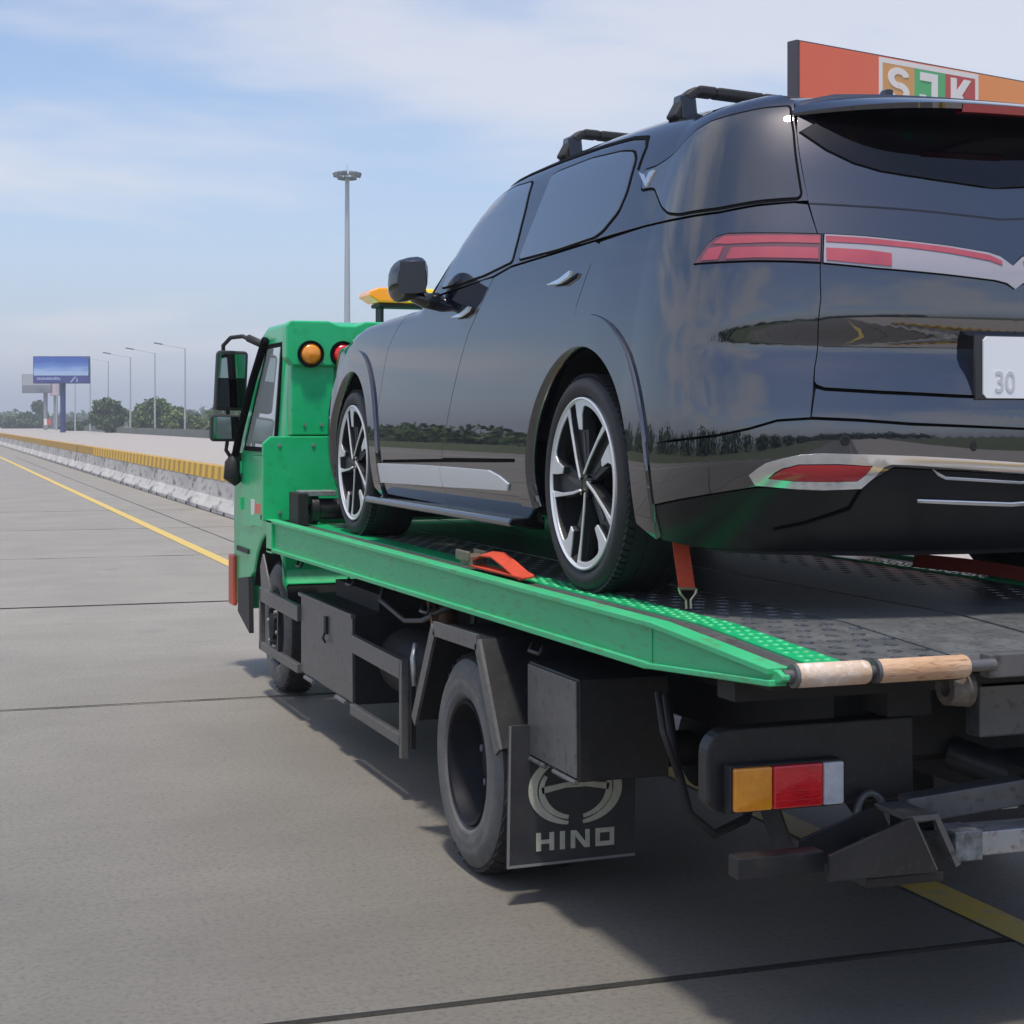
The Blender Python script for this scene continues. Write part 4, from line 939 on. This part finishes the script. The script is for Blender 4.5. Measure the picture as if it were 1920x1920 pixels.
# --- bed: side rails, deck plates, tail
for s in (-1, 1):
    # tapering channel with a lipped lower flange
    out = s*1.03
    prof = [(3.84,1.079),(-1.55,1.079),(-2.26,1.043),(-2.26,1.018),(-1.52,.962),(3.84,.918)]
    MB().prism([(y, z) for y, z in prof], 0, s*1.012, s*.995).build('bed_side_web', GREENB, truck, bevel=.002)
    m = MB()
    m.bar((s*1.0,3.84,1.082), (s*1.0,-1.56,1.082), .06, .018); m.bar((s*1.0,-1.56,1.082), (s*1.0,-2.25,1.046), .06, .018)
    m.build('bed_top_flange', GREENB, truck, bevel=.003)
    m = MB()
    m.bar((s*1.005,3.84,.918), (s*1.005,-1.52,.962), .05, .020); m.bar((s*1.005,-1.52,.962), (s*1.005,-2.26,1.018), .05, .016)
    m.build('bed_lower_flange', GREENB, truck, bevel=.003)
    MB().box((s*1.0,3.845,.90), (s*1.03,3.70,1.09)).build('bed_front_bracket', GREEN, truck, bevel=.003)
    # grey wear strip, green toothed strip
    def deck_z(y): return 1.070 if y > -1.56 else 1.070-(-1.56-y)*.052
    def sheet(x0, x1, y0, y1, dz):
        ys = [y1] + ([-1.56] if y0 < -1.56 < y1 else []) + [y0]; V = []; F = []
        for y in ys: V += [(x0,y,deck_z(y)+dz),(x1,y,deck_z(y)+dz),(x1,y,deck_z(y)+dz-.012),(x0,y,deck_z(y)+dz-.012)]
        for i in range(len(ys)-1):
            for j in range(4): F.append((i*4+j, i*4+(j+1)%4, (i+1)*4+(j+1)%4, (i+1)*4+j))
        F += [(0,1,2,3),(len(V)-4,len(V)-3,len(V)-2,len(V)-1)]
        return MB().add(V, F)
    sheet(s*.968, s*.872, -2.23, 3.8, .004).build('grey_edge_strip', GREYSTEEL, truck)
    g = sheet(s*.869, s*.765, -2.23, 3.8, .008).build('green_grip_strip', GREEN, truck)
    m = MB()
    ysr = np.arange(-2.18, .3, .055)
    for i, y in enumerate(ysr):
        for j in range(3):
            x = s*(.848-.030*j)+ (0 if i%2 else s*-.012); z = deck_z(y)+.008
            m.lathe([(0,.011),(.0018,.009),(.0022,.006),(.0008,.004)], (x, y, z), 2, 8)
    tth = m.build('grip_teeth', GREENB, g); tth['kind'] = 'stuff'
    # perforated plate: cells with punched holes
    m = MB(); c = .085
    x0 = .762; ncol = 4; rows = int((3.7+2.2)/c)
    V = []; F = []
    for r in range(rows):
        for q in range(ncol):
            cx = x0-c*(q+.5); cy = -2.24+c*(r+.5); off = .021 if r%2 else -.021; b = len(V); rad = .023
            sq = [(1,0),(1,1),(0,1),(-1,1),(-1,0),(-1,-1),(0,-1),(1,-1)]
            for k in range(8): V.append((s*(cx+sq[k][0]*c/2), cy+sq[k][1]*c/2, deck_z(cy+sq[k][1]*c/2)))
            for k in range(8): a = k*math.pi/4; V.append((s*(cx+off+rad*math.cos(a)), cy+rad*math.sin(a), deck_z(cy+rad*math.sin(a))))
            for k in range(8): a = k*math.pi/4; V.append((s*(cx+off+rad*.92*math.cos(a)), cy+rad*.92*math.sin(a), deck_z(cy)-.016))
            for k in range(8):
                k2 = (k+1)%8; F += [(b+k,b+k2,b+8+k2,b+8+k),(b+8+k,b+8+k2,b+16+k2,b+16+k)]
    MB().add(V, F).build('perforated_plate', DECKPL, truck)
    MB().box((s*.42,-2.2,.996), (s*.765,3.7,1.012)).build('plate_underside', INNER, truck)
    sheet(s*.415, s*.01, -2.23, 3.8, .002).build('centre_deck_plate', DECKPL, truck)
    # tail rollers on a shaft
    MB().tube([(s*1.0,-2.275,1.036),(s*.39,-2.275,1.036)], .016, 12).build('roller_shaft', GREYSTEEL, truck, smooth=40)
    for (a, b, mt) in ((.965,.765,ROLLW),(.735,.475,RUST)):
        MB().lathe([(s*a,.02),(s*a,.027),(s*(a-.008),.030),(s*(b+.008),.030),(s*b,.027),(s*b,.02)], (0,-2.275,1.036), 0, 24).build('tail_roller', mt, truck, smooth=40)
        MB().lathe([(s*(a+.010),.0),(s*(a+.010),.030),(s*a,.030),(s*a,.0)], (0,-2.275,1.036), 0, 20).build('roller_collar', GREYSTEEL, truck, smooth=40)
    MB().prism([(-2.20,1.016),(-2.20,1.050),(-2.27,1.049),(-2.295,1.040),(-2.295,1.028),(-2.27,1.018)], 0, s*.99, s*1.013).build('roller_bracket', GREENB, truck, bevel=.003)
MB().box((-.40,-2.27,1.00), (.40,-2.225,1.062)).build('tail_cross_beam', GREYSTEEL, truck, bevel=.004)
for y in (-2.0,-.5,1.2,2.6): MB().box((-.99,y,.93), (.99,y+.1,.984)).build('bed_cross_beam', DARKFRAME, truck)
MB().box((-.98,-2.18,.985), (.98,3.75,1.0)).build('bed_underside', DARKFRAME, truck)
# seams, bolts and small fittings along the bed side
for s in (-1, 1):
    MB().box((s*1.0125,-1.535,.968), (s*1.0155,-1.522,1.072)).build('weld_seam', GREENB, truck)
    for y in (-.55, .75, 2.0, 3.1):
        MB().tube([(s*.99,y-.05,.905),(s*1.005,y-.05,.875),(s*1.005,y+.05,.875),(s*.99,y+.05,.905)], .007, 8).build('rope_hook', BLKSTEEL, truck, smooth=True)
    # brake pipes and loom clipped to the chassis
    MB().tube([(s*.47,-1.2,.80),(s*.50,.2,.77),(s*.49,1.4,.80),(s*.52,2.6,.76),(s*.50,3.8,.80)], .011, 6).build('brake_pipe', DARKFRAME, truck, smooth=True)
    MB().tube([(s*.80,1.05,.86),(s*.86,1.25,.78),(s*.84,1.6,.74),(s*.86,1.95,.80),(s*.80,2.1,.86)], .012, 6).build('slack_hose', mat('grey_hose', (.10,.10,.10), .6), truck, smooth=True)
    MB().bar((s*.72,.95,.86), (s*.74,.95,.45), .05, .012).build('hanger_strap', BLKSTEEL, truck)
# --- rear under the tail
MB().box((-.24,-2.0,.79), (.24,-1.93,.945)).build('tail_centre_plate', GREYSTEEL, truck, bevel=.006)
MB().box((-.55,-1.75,.70), (.55,-1.70,.98)).build('rear_frame_plate', DARKFRAME, truck)
for s in (-1, 1):
    # lamp board with rounded end
    x0, x1 = 1.0, .36
    poly = [(s*x1,.605),(s*x1,.835),(s*.93,.833)]+[(s*(.93+.07*math.sin(R(a))), .763+.07*math.cos(R(a))) for a in range(15,91,15)]+[(s*1.0,.64),(s*.975,.612),(s*.95,.605)]
    lb = MB().prism(poly, 1, -1.86, -1.80).build('lamp_board', BLKSTEEL, truck, bevel=.006)
    lamp = MB().box((s*.955,-1.905,.615), (s*.615,-1.862,.742)).build('tail_lamp_housing', MATTBLK, truck, bevel=.004)
    for (a, b, mt, nm) in ((.95,.838,AMBER,'amber_lens'),(.835,.685,REDL,'red_lens'),(.682,.620,WHITEL,'clear_lens')):
        MB().box((s*a,-1.925,.622), (s*b,-1.905,.738)).build(nm, mt, lamp, bevel=.006)
    m = MB()
    for k in range(4): m.box((s*.830,-1.9265,.642+.025*k), (s*.690,-1.9245,.644+.025*k))
    m.build('lens_ribs', REDL, lamp)
    # tow rings and sleeves
    tor = lambda c, rr, r: [(c[0], c[1]+rr*math.cos(a*.2618), c[2]+rr*1.35*math.sin(a*.2618)) for a in range(25)]
    m = MB().tube([(s*.52+.045*math.cos(a*.2618), -1.90+.012*math.sin(a*.2618), .575+.062*math.sin(a*.2618)) for a in range(25)], .011, 8, False)
    m.build('tow_ring', GREYSTEEL, truck, smooth=True)
    MB().lathe([(s*.46,.022),(s*.46,.045),(s*.395,.052),(s*.395,.022)], (0,-2.16,.962), 0, 20, closed=True).build('cable_sleeve', mat('rusty_sleeve', (.10,.075,.06), .6, .4, var=(.2,.18,.16), vscale=20), truck, smooth=40)
    MB().bar((s*.70,-1.60,.62), (s*.66,-1.66,.44), .012, .06).build('shackle_plate', BLKSTEEL, truck)
    # hoses
    MB().tube([(s*.93,-1.45,.86),(s*.95,-1.55,.7),(s*.93,-1.6,.55),(s*.86,-1.62,.49),(s*.75,-1.6,.52),(s*.66,-1.5,.6)], .014, 8).build('rubber_hose', DARKFRAME, truck, smooth=True)
    MB().tube([(s*.98,-1.50,.88),(s*1.0,-1.58,.78),(s*.97,-1.62,.66)], .010, 8).build('wiring_loom', DARKFRAME, truck, smooth=True)
# --- underlift
for s in (-1, 1):
    MB().box((s*1.045,-2.13,.503), (s*.80,-2.07,.558)).build('lift_arm_end', BLKSTEEL, truck, bevel=.003)
    g = [(s*.82,.498),(s*.82,.56),(s*.565,.645),(s*.50,.645),(s*.46,.575),(s*.50,.488)]
    MB().prism([(s*.82,.495),(s*.82,.562),(s*.575,.640),(s*.50,.492)], 1, -2.19, -2.178).prism([(s*.82,.495),(s*.82,.562),(s*.575,.640),(s*.50,.492)], 1, -2.03, -2.018).build('lift_fork_cheek', BLKSTEEL, truck, bevel=.002)
    m = MB(); a, b = Vector((s*.575,0,.642)), Vector((s*.505,0,.492))
    m.box((s*.585,-2.185,.628), (s*.50,-2.02,.642)); m.bar((s*.572,-2.17,.64), (s*.50,-2.17,.492), .016, .016); m.bar((s*.50,-2.17,.64), (s*.43,-2.17,.50), .016, .016)
    m.build('lift_fork_rim', GREYSTEEL, truck)
    MB().box((s*.70,-2.17,.462), (s*.47,-2.03,.487)).build('lift_foot_plate', BLKSTEEL, truck, bevel=.003)
    MB().box((s*.66,-2.135,.510), (s*.40,-2.065,.568)).build('lift_stub', BLKSTEEL, truck, bevel=.003)
    MB().box((s*.42,-2.15,.500), (s*.335,-2.05,.580)).build('lift_collar', mat('worn_collar', (.10,.11,.12), .5, .5, var=(.30,.32,.34), vscale=26), truck, bevel=.004)
    MB().bar((s*.45,-1.95,.600), (s*.10,-2.0,.640), .07, .07).build('lift_brace', GREYSTEEL, truck, bevel=.004)
MB().box((-.335,-2.142,.508), (.335,-2.058,.572)).build('lift_cross_bar', GALV, truck, bevel=.004)
MB().box((-.09,-2.12,.585), (.09,-.9,.70)).build('lift_boom', BLKSTEEL, truck, bevel=.005)
MB().tube([(-.16,-1.75,.70),(.06,-2.05,.60)], .05, 12).build('lift_ram', BLKSTEEL, truck, smooth=40)
# --- side boxes, guards, fenders, flaps
for s in (-1, 1):
    bx = MB().box((s*.995,-.93,.508), (s*.68,-.47,.836)).build('rear_tool_box', BLKSTEEL, truck, bevel=.004)
    MB().box((s*1.003,-.922,.52), (s*.996,-.478,.828)).build('box_door', GREYSTEEL, bx, bevel=.002)
    for (ya, yb) in ((-.92,-.72),(-.64,-.48)): MB().tube([(s*1.0,ya,.505),(s*1.0,yb,.505)], .009, 8).build('box_hinge', GREYSTEEL, bx)
    # mud flap
    fl = MB().prism([(s*1.085,.135),(s*.612,.142),(s*.607,.62),(s*1.078,.62)], 1, -.500, -.488).build('mud_flap', FLAP, truck)
    MB().prism([(s*1.086,.134),(s*.611,.141),(s*.611,.150),(s*1.078,.143)], 1, -.502, -.4985).prism([(s*1.086,.134),(s*1.077,.62),(s*1.071,.62),(s*1.078,.143)], 1, -.5025, -.499).build('flap_edge', FLAPEDGE, fl)
    # emblem and lettering (read from behind)
    cx = s*.835; yf = -.5035
    def stroke(pts, ws, name):
        V = []; F = []
        n = len(pts)
        for i in range(n):
            a = Vector(pts[max(i-1,0)]); b = Vector(pts[min(i+1,n-1)]); d = (b-a).normalized(); nn = Vector((-d.y, d.x)); p = Vector(pts[i])
            for k in (-1, 1):
                q = p+nn*ws[i]/2*k; V += [(cx+q.x, yf, .392+q.y), (cx+q.x, yf+.003, .392+q.y)]
        for i in range(n-1):
            for (a, b) in ((0,2),(2,3),(3,1),(1,0)): F.append((i*4+a, i*4+b, i*4+4+b, i*4+4+a))
        F += [(0,1,3,2), ((n-1)*4, (n-1)*4+2, (n-1)*4+3, (n-1)*4+1)]
        MB().add(V, F).build(name, LOGO, fl)
    rx, rz = .158, .118
    def el(a, k=1., kz=None): return (rx*k*math.cos(R(a)), rz*(kz or k)*math.sin(R(a)))
    stroke([el(a) for a in range(100,261,8)], [.012+.020*math.sin(math.pi*i/20) for i in range(21)], 'emblem_left_arc')
    stroke([el(a) for a in range(80,-81,-8)], [.012+.020*math.sin(math.pi*i/20) for i in range(21)], 'emblem_right_arc')
    stroke([el(a,.80,.84) for a in range(150,259,9)], [.024-.010*abs(i-6)/6 for i in range(13)], 'emblem_inner_left')
    stroke([el(a,.80,.84) for a in range(40,-79,-9)], [.024-.010*abs(i-6)/6 for i in range(14)], 'emblem_inner_right')
    stroke([(-.125,.0),(-.04,.014),(.04,.014),(.125,.0)], [.022,.018,.018,.022], 'emblem_cross_bar')
    # letters H I N O as wide block strokes
    def rects(name, rs, polys=()):
        m = MB()
        for (a, b, c, d) in rs: m.box((cx+a, yf, .217+b), (cx+c, yf+.003, .217+d))
        for p in polys: m.prism([(cx+x, .217+z) for x, z in p], 1, yf-.0002, yf+.003)
        m.build(name, LOGO, fl)
    h = .031
    rects('letter_h', [(-.145,-h,-.128,h),(-.097,-h,-.080,h),(-.128,-.007,-.097,.007)])
    rects('letter_i', [(-.058,-h,-.040,h)])
    rects('letter_n', [(-.018,-h,-.002,h),(.036,-h,.052,h)], [[(-.018,h),(.002,h),(.052,-h),(.032,-h)]])
    rects('letter_o', [(.074,-h,.090,h),(.128,-h,.144,h),(.090,h-.016,.128,h),(.090,-h,.128,-h+.016)])
    # angular fender
    fp = [(.60,.47),(.33,.872),(-.20,.882),(-.425,.53)]
    m = MB()
    for i in range(3):
        (y0,z0),(y1,z1) = fp[i], fp[i+1]
        m.prism([(y0,z0),(y1,z1),(y1*.985,z1-.010),(y0*.985,z0-.010)], 0, s*1.085, s*.62)
        L = math.hypot(y1-y0, z1-z0)
    fd_ = m.build('rear_fender', BLKSTEEL, truck)
    m = MB()
    for i in range(3):
        (y0,z0),(y1,z1) = fp[i], fp[i+1]
        m.bar((s*1.09,y0,z0-.012), (s*1.09,y1,z1-.012), .012, .055)
    m.build('fender_rim', GREYSTEEL, fd_)
    # tool box between the axles
    tb = MB().box((s*.955,2.09,.28), (s*.50,3.24,.715)).build('side_tool_box', BLKSTEEL, truck, bevel=.004)
    MB().box((s*.962,2.10,.29), (s*.956,3.23,.70)).build('box_door', GREYSTEEL, tb, bevel=.002)
    MB().box((s*.975,2.08,.702), (s*.95,3.25,.722)).build('box_lid_edge', GREYSTEEL, tb, bevel=.002)
    MB().box((s*.975,2.60,.565), (s*.962,2.645,.655)).tube([(s*.972,2.62,.58),(s*.985,2.62,.545),(s*.972,2.62,.52)], .007, 6).build('box_latch', DARKFRAME, tb)
    for y in (2.3, 3.0): MB().tube([(s*.968,y-.1,.275),(s*.968,y+.1,.275)], .012, 8).build('box_hinge', GREYSTEEL, tb)
    # side guards
    def guard(ya, yb, zt, zb, nm):
        m = MB()
        m.bar((s*.965,ya,zt), (s*.965,yb,zt+.01), .03, .085); m.bar((s*.965,ya,zb), (s*.965,yb,zb), .03, .05)
        return m.build(nm, GREYSTEEL, truck, bevel=.003)
    g1 = guard(3.25, 4.30, .602, .30, 'side_guard'); g2 = guard(1.20, 2.08, .575, .265, 'side_guard')
    MB().box((s*.95,4.27,.28), (s*.98,4.31,.645)).build('guard_post', GREYSTEEL, g1); MB().box((s*.95,3.78,.32),(s*.975,3.81,.56)).build('guard_post', BLKSTEEL, g1)
    MB().box((s*.95,1.17,.19), (s*.98,1.21,.62)).build('guard_post', GREYSTEEL, g2); MB().box((s*.93,1.12,.24), (s*.95,1.165,.62)).build('guard_post', BLKSTEEL, g2)
    MB().prism([(3.98,.64),(4.27,.64),(4.30,.78),(4.22,.86)], 0, s*.975, s*.965).build('guard_bracket', GREYSTEEL, g1)
    MB().tube([(s*.98,.95,.72),(s*1.0,.93,.66),(s*1.0,.90,.55)], .012, 8).build('air_line', GALV, truck, smooth=True)
# --- cab
def cab_x(z): return .905 if z < 1.45 else .905-(z-1.45)*.075
def cab_prism(poly, name, m, inx=0., bev=.03):
    n = len(poly); V = [(-(cab_x(z)-inx), y, z) for y, z in poly]+[(cab_x(z)-inx, y, z) for y, z in poly]
    F = [list(range(n)), [n+i for i in range(n)][::-1]]+[[i, n+i, n+(i+1)%n, (i+1)%n] for i in range(n)]
    return MB().add(V, F).build(name, m, truck, bevel=bev, seg=3)
archp = [(4.38+.55*math.cos(R(a)), .42+.55*math.sin(R(a))) for a in range(30,151,15)]
low = [(3.97,1.449),(3.97,.80)]+[(3.97,.72)]+archp[::-1]+[(4.95,.66),(5.05,.44),(5.48,.44),(5.55,.62),(5.56,1.05),(5.50,1.449)]
cabl = cab_prism(low, 'cab_lower_body', GREEN, 0, .02)
up = [(3.97,1.451),(3.97,2.16),(4.03,2.235),(4.15,2.262),(4.75,2.262),(4.90,2.22),(5.46,1.451)]
cabu = cab_prism(up, 'cab_upper_body', GREEN, .004, .03)
for s in (-1, 1):
    def side(poly, name, m, off, par):
        n = len(poly); V = [(s*(cab_x(z)+off), y, z) for y, z in poly]+[(s*(cab_x(z)+off-.008), y, z) for y, z in poly]
        return MB().add(V, [list(range(n)), [n+i for i in range(n)][::-1]]+[[i, n+i, n+(i+1)%n, (i+1)%n] for i in range(n)]).build(name, m, par)
    dr = side([(4.12,1.0),(4.12,2.17),(4.66,2.17),(5.24,1.44),(5.24,.98),(4.97,.98),(4.80,1.0)], 'door', GREEN, .008, cabu)
    side([(4.17,1.47),(4.17,2.14),(4.62,2.14),(5.15,1.47)], 'window_frame', SEAL, .012, dr)
    side([(4.21,1.50),(4.21,2.11),(4.58,2.11),(5.06,1.50)], 'window_pane', mat('cab_window_glass', (.34,.39,.39), .04, 0, 1., .01, 1.6), .016, dr)
    MB().tube([(s*(cab_x(2.15)+.03),4.60,2.17),(s*(cab_x(1.9)+.04),4.86,1.92),(s*(cab_x(1.6)+.05),5.14,1.58),(s*(cab_x(1.4)+.05),5.30,1.36)], .026, 10).build('window_front_post', SEAL, dr, smooth=True)
    MB().tube([(s*.93,5.26,1.46),(s*.965,5.26,1.38),(s*.97,5.26,1.30),(s*.93,5.26,1.25)], [.03,.055,.06,.03], 12).build('mirror_bracket', MATTBLK, truck, smooth=True)
    MB().box((s*.93,4.4,1.05), (s*.917,4.52,1.08)).build('door_handle', MATTBLK, dr)
    # mirrors on tube arms
    MB().tube([(s*.86,5.00,2.17),(s*.93,5.10,2.215),(s*.99,5.2,2.21),(s*1.03,5.25,2.16),(s*1.03,5.25,2.08)], .014, 8).tube([(s*.83,4.9,2.15),(s*.90,5.05,2.2)], .026, 8).build('mirror_arm', MATTBLK, truck, smooth=True)
    MB().tube([(s*1.0,5.25,1.76),(s*1.0,5.25,1.55),(s*1.01,5.26,1.47),(s*.95,5.27,1.38)], .013, 8).build('mirror_lower_arm', MATTBLK, truck, smooth=True)
    mh = MB().prism([(s*.885,1.75),(s*.90,1.73),(s*1.075,1.732),(s*1.09,1.75),(s*1.072,2.11),(s*1.055,2.128),(s*.885,2.122),(s*.87,2.105)], 1, 5.215, 5.30).build('mirror_housing', MATTBLK, truck, bevel=.012, seg=3)
    MB().prism([(s*.895,1.945),(s*1.07,1.945),(s*1.06,2.105),(s*.888,2.10)], 1, 5.2095, 5.2145).build('mirror_glass', MIRRORG, mh)
    MB().prism([(s*.898,1.75),(s*1.077,1.752),(s*1.070,1.938),(s*.896,1.938)], 1, 5.2098, 5.2145).build('mirror_lower_glass', mat('dark_mirror_glass', (.03,.035,.04), .05, 1.), mh)
    ms = MB().prism([(s*.91,1.545),(s*.93,1.527),(s*1.10,1.528),(s*1.118,1.547),(s*1.115,1.69),(s*1.098,1.706),(s*.925,1.704),(s*.908,1.688)], 1, 5.215, 5.29).build('round_mirror_housing', MATTBLK, truck, bevel=.012, seg=3)
    MB().prism([(s*.922,1.545),(s*1.105,1.546),(s*1.102,1.690),(s*.920,1.688)], 1, 5.2095, 5.2145).build('mirror_glass', MIRRORG, ms)
    # front corner: bumper, mud guard, stickers
    MB().box((s*.90,5.44,.42), (s*.93,5.62,.76)).build('bumper_corner', ORANGEP, truck, bevel=.012)
    MB().prism([(4.90,.30),(5.30,.40),(5.30,.62),(4.93,.66)], 0, s*.925, s*.895).build('front_mud_guard', MATTBLK, truck)
    MB().lathe([(s*.60,.54),(s*.893,.54)], (0,4.38,.42), 0, 24, a0=R(20), a1=R(160)).build('wheel_arch_liner', INNER, truck)
    MB().box((s*.9095,4.62,1.06), (s*.906,4.80,1.14)).build('side_sticker', STICKR, truck); MB().box((s*.9095,4.82,1.05), (s*.906,4.93,1.16)).build('side_sticker', STICK, truck)
MB().box((-.86,5.50,.44), (.86,5.64,.74)).build('front_bumper', mat('white_bumper', (.7,.7,.7), .4), truck, bevel=.02)
MB().prism([(-.78,1.5),(.78,1.5),(.72,2.16),(-.72,2.16)], 1, 0, .01)
V = [(-.80,5.475,1.47),(.80,5.475,1.47),(.74,4.97,2.16),(-.74,4.97,2.16),(-.80,5.46,1.465),(.80,5.46,1.465),(.74,4.955,2.155),(-.74,4.955,2.155)]
MB().add(V, [(0,1,2,3),(7,6,5,4),(0,1,5,4),(1,2,6,5),(2,3,7,6),(3,0,4,7)]).build('windscreen', GLASS, cabu)
MB().box((-.45,3.955,1.62), (.45,3.972,1.98)).build('rear_window', GLASS, cabu, bevel=.003)
# cab rear wall ribs, hinges, seam
for x in (-.30, -.10, .10, .30): MB().box((x-.025,3.958,1.50), (x+.025,3.970,1.60)).build('pressed_rib', GREEN, cabu, bevel=.004)
for s in (-1, 1):
    for z in (1.12, 1.36): MB().tube([(s*.918,5.20,z-.04),(s*.918,5.20,z+.04)], .012, 8).build('door_hinge', GREEN, cabu)
    MB().box((s*.9065,4.02,1.452), (s*.9085,4.10,1.456)).build('cab_seam', SEAL, cabl)
    MB().box((s*.907,5.0,.80), (s*.915,5.40,.83)).build('step_trim', MATTBLK, cabl)
    for q in range(5): MB().tube([(s*(.15+.2*q),3.846,1.52),(s*(.15+.2*q),3.838,1.52)], .011, 6).build('headboard_bolt', GALV, truck)
    for q in range(5): MB().tube([(s*(.15+.2*q),3.846,1.13),(s*(.15+.2*q),3.838,1.13)], .011, 6).build('headboard_bolt', GALV, truck)
# light board and headboard behind the cab
lbx = .915
lp = [(-lbx,2.03),(-lbx+.04,1.985),(lbx-.04,1.985),(lbx,2.03),(lbx,2.225),(lbx-.03,2.25),(.66,2.25),(.60,2.225),(.50,2.225),(.44,2.25),(-.44,2.25),(-.50,2.225),(-.60,2.225),(-.66,2.25),(-lbx+.03,2.25),(-lbx,2.225)]
lb = MB().prism(lp, 1, 3.83, 3.95).build('light_board', GREEN, truck, bevel=.010)
for s in (-1, 1):
    for (a, mt, nm) in ((.77,AMBER,'amber_round_lamp'),(.575,REDL,'red_round_lamp')):
        MB().lathe([(3.80,.0),(3.803,.040),(3.815,.060),(3.83,.063)], (s*a,0,0) if False else (s*a,0,2.055), 1, 28).build(nm, mt, lb, smooth=50)
        MB().lathe([(3.832,.062),(3.808,.064),(3.806,.076),(3.832,.080)], (s*a,0,2.055), 1, 28).build('lamp_bezel', SEAL, lb, smooth=50)
    MB().box((s*.88,3.86,1.58), (s*.62,3.955,1.99)).build('headboard_post', GREEN, truck, bevel=.008)
    MB().tube([(s*.80,3.857,1.64),(s*.80,3.852,1.64)], .010, 8).tube([(s*.70,3.857,1.64),(s*.70,3.852,1.64)], .010, 8).build('post_bolts', GALV, truck)
MB().prism([(-1.05,1.08),(1.05,1.08),(1.05,1.53),(1.005,1.572),(-1.005,1.572),(-1.05,1.53)], 1, 3.845, 3.88).build('headboard', GREEN, truck, bevel=.006)
# beacon bar on the cab roof
bb = MB().box((-.26,4.18,2.365), (.26,4.38,2.39)).build('beacon_base', MATTBLK, truck, bevel=.008)
for s in (-1, 1):
    MB().prism([(s*.09,2.39),(s*.09,2.485),(s*.27,2.482),(s*.325,2.462),(s*.335,2.43),(s*.27,2.392)], 1, 4.15, 4.41).build('beacon_lens', mat('amber_beacon_lens', (.9,.33,.01), .2, 0, 1., .03, emit=((1,.33,.01), .18)), bb, bevel=.012, seg=3)
    MB().box((s*.22,4.22,2.255), (s*.24,4.34,2.366)).build('beacon_mount', MATTBLK, bb)
MB().box((-.087,4.155,2.392), (.087,4.405,2.482)).build('beacon_centre', YELLOWL, bb, bevel=.01)
# winch at the front of the bed
wn = MB().lathe([(-.86,.03),(-.86,.085),(-.82,.085),(-.81,.06),(.35,.06),(.36,.085),(.40,.085),(.40,.03)], (0,3.47,1.165), 0, 24).build('winch_drum', BLKSTEEL, truck, smooth=40)
MB().box((-.92,3.40,1.24), (-.72,3.55,1.27)).build('winch_lever', GALV, wn, bevel=.004)
MB().box((-.95,3.36,1.075), (-.89,3.60,1.26)).build('winch_frame', DARKFRAME, wn, bevel=.006)
MB().tube([(-.66,3.5,1.2),(-.66,3.5,1.29)], .018, 8).build('winch_pin', GALV, wn)

# ------------------------------------------------------------------ straps (world coordinates)
def strap(name, pts, width, across, m, parent=None, th=.006):
    V = []; F = []; n = len(pts); ac = Vector(across).normalized()
    for i, p in enumerate(pts):
        p = Vector(p); d = (Vector(pts[min(i+1,n-1)])-Vector(pts[max(i-1,0)])).normalized(); nn = ac.cross(d).normalized()
        for a, b in ((-1,-1),(1,-1),(1,1),(-1,1)): V.append(p+ac*width/2*a+nn*th/2*b)
    for i in range(n-1):
        for j in range(4): F.append((i*4+j, i*4+(j+1)%4, (i+1)*4+(j+1)%4, (i+1)*4+j))
    F += [(0,1,2,3)[::-1], tuple((n-1)*4+j for j in range(4))]
    return MB().add(V, F).build(name, m, parent)
XL = 2.315
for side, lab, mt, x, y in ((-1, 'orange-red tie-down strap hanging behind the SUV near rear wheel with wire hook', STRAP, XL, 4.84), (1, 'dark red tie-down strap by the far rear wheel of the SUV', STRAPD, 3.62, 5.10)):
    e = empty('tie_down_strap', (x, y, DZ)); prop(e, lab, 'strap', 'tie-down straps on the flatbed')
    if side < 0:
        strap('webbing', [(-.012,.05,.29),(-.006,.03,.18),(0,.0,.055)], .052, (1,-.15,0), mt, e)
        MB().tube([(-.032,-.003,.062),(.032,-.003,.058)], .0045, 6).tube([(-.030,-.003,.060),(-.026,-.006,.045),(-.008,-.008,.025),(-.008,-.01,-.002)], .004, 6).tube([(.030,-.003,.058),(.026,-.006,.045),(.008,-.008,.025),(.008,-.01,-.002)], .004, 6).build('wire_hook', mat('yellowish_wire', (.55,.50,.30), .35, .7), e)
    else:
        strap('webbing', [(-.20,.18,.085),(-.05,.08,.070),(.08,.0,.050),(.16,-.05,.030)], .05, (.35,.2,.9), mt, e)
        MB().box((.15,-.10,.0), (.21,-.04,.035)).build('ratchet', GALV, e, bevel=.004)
e = empty('ratchet_strap', (2.115, 6.18, DZ+.012)); prop(e, 'red ratchet strap lying on the deck in front of the near rear wheel', 'strap', 'tie-down straps on the flatbed')
strap('webbing', [(.0,.12,.035),(.0,.02,.062),(.005,-.10,.066),(.01,-.22,.040),(.012,-.34,.012),(.013,-.40,.006)], .06, (1,.1,.25), STRAP, e)
strap('webbing', [(-.01,.14,.012),(-.01,-.05,.012),(.0,-.25,.010),(.01,-.42,.008)], .05, (1,.05,.1), STRAP, e)
MB().box((-.035,.10,.008), (.035,.24,.05)).box((-.045,.12,.025),(-.03,.27,.065)).box((.03,.12,.025),(.045,.27,.065)).build('ratchet', mat('worn_ratchet', (.14,.11,.085), .55, .5, var=(.25,.22,.16), vscale=30), e, bevel=.005)
MB().tube([(0,.25,.03),(0,.33,.02)], .006, 6).build('ratchet_hook', GALV, e)
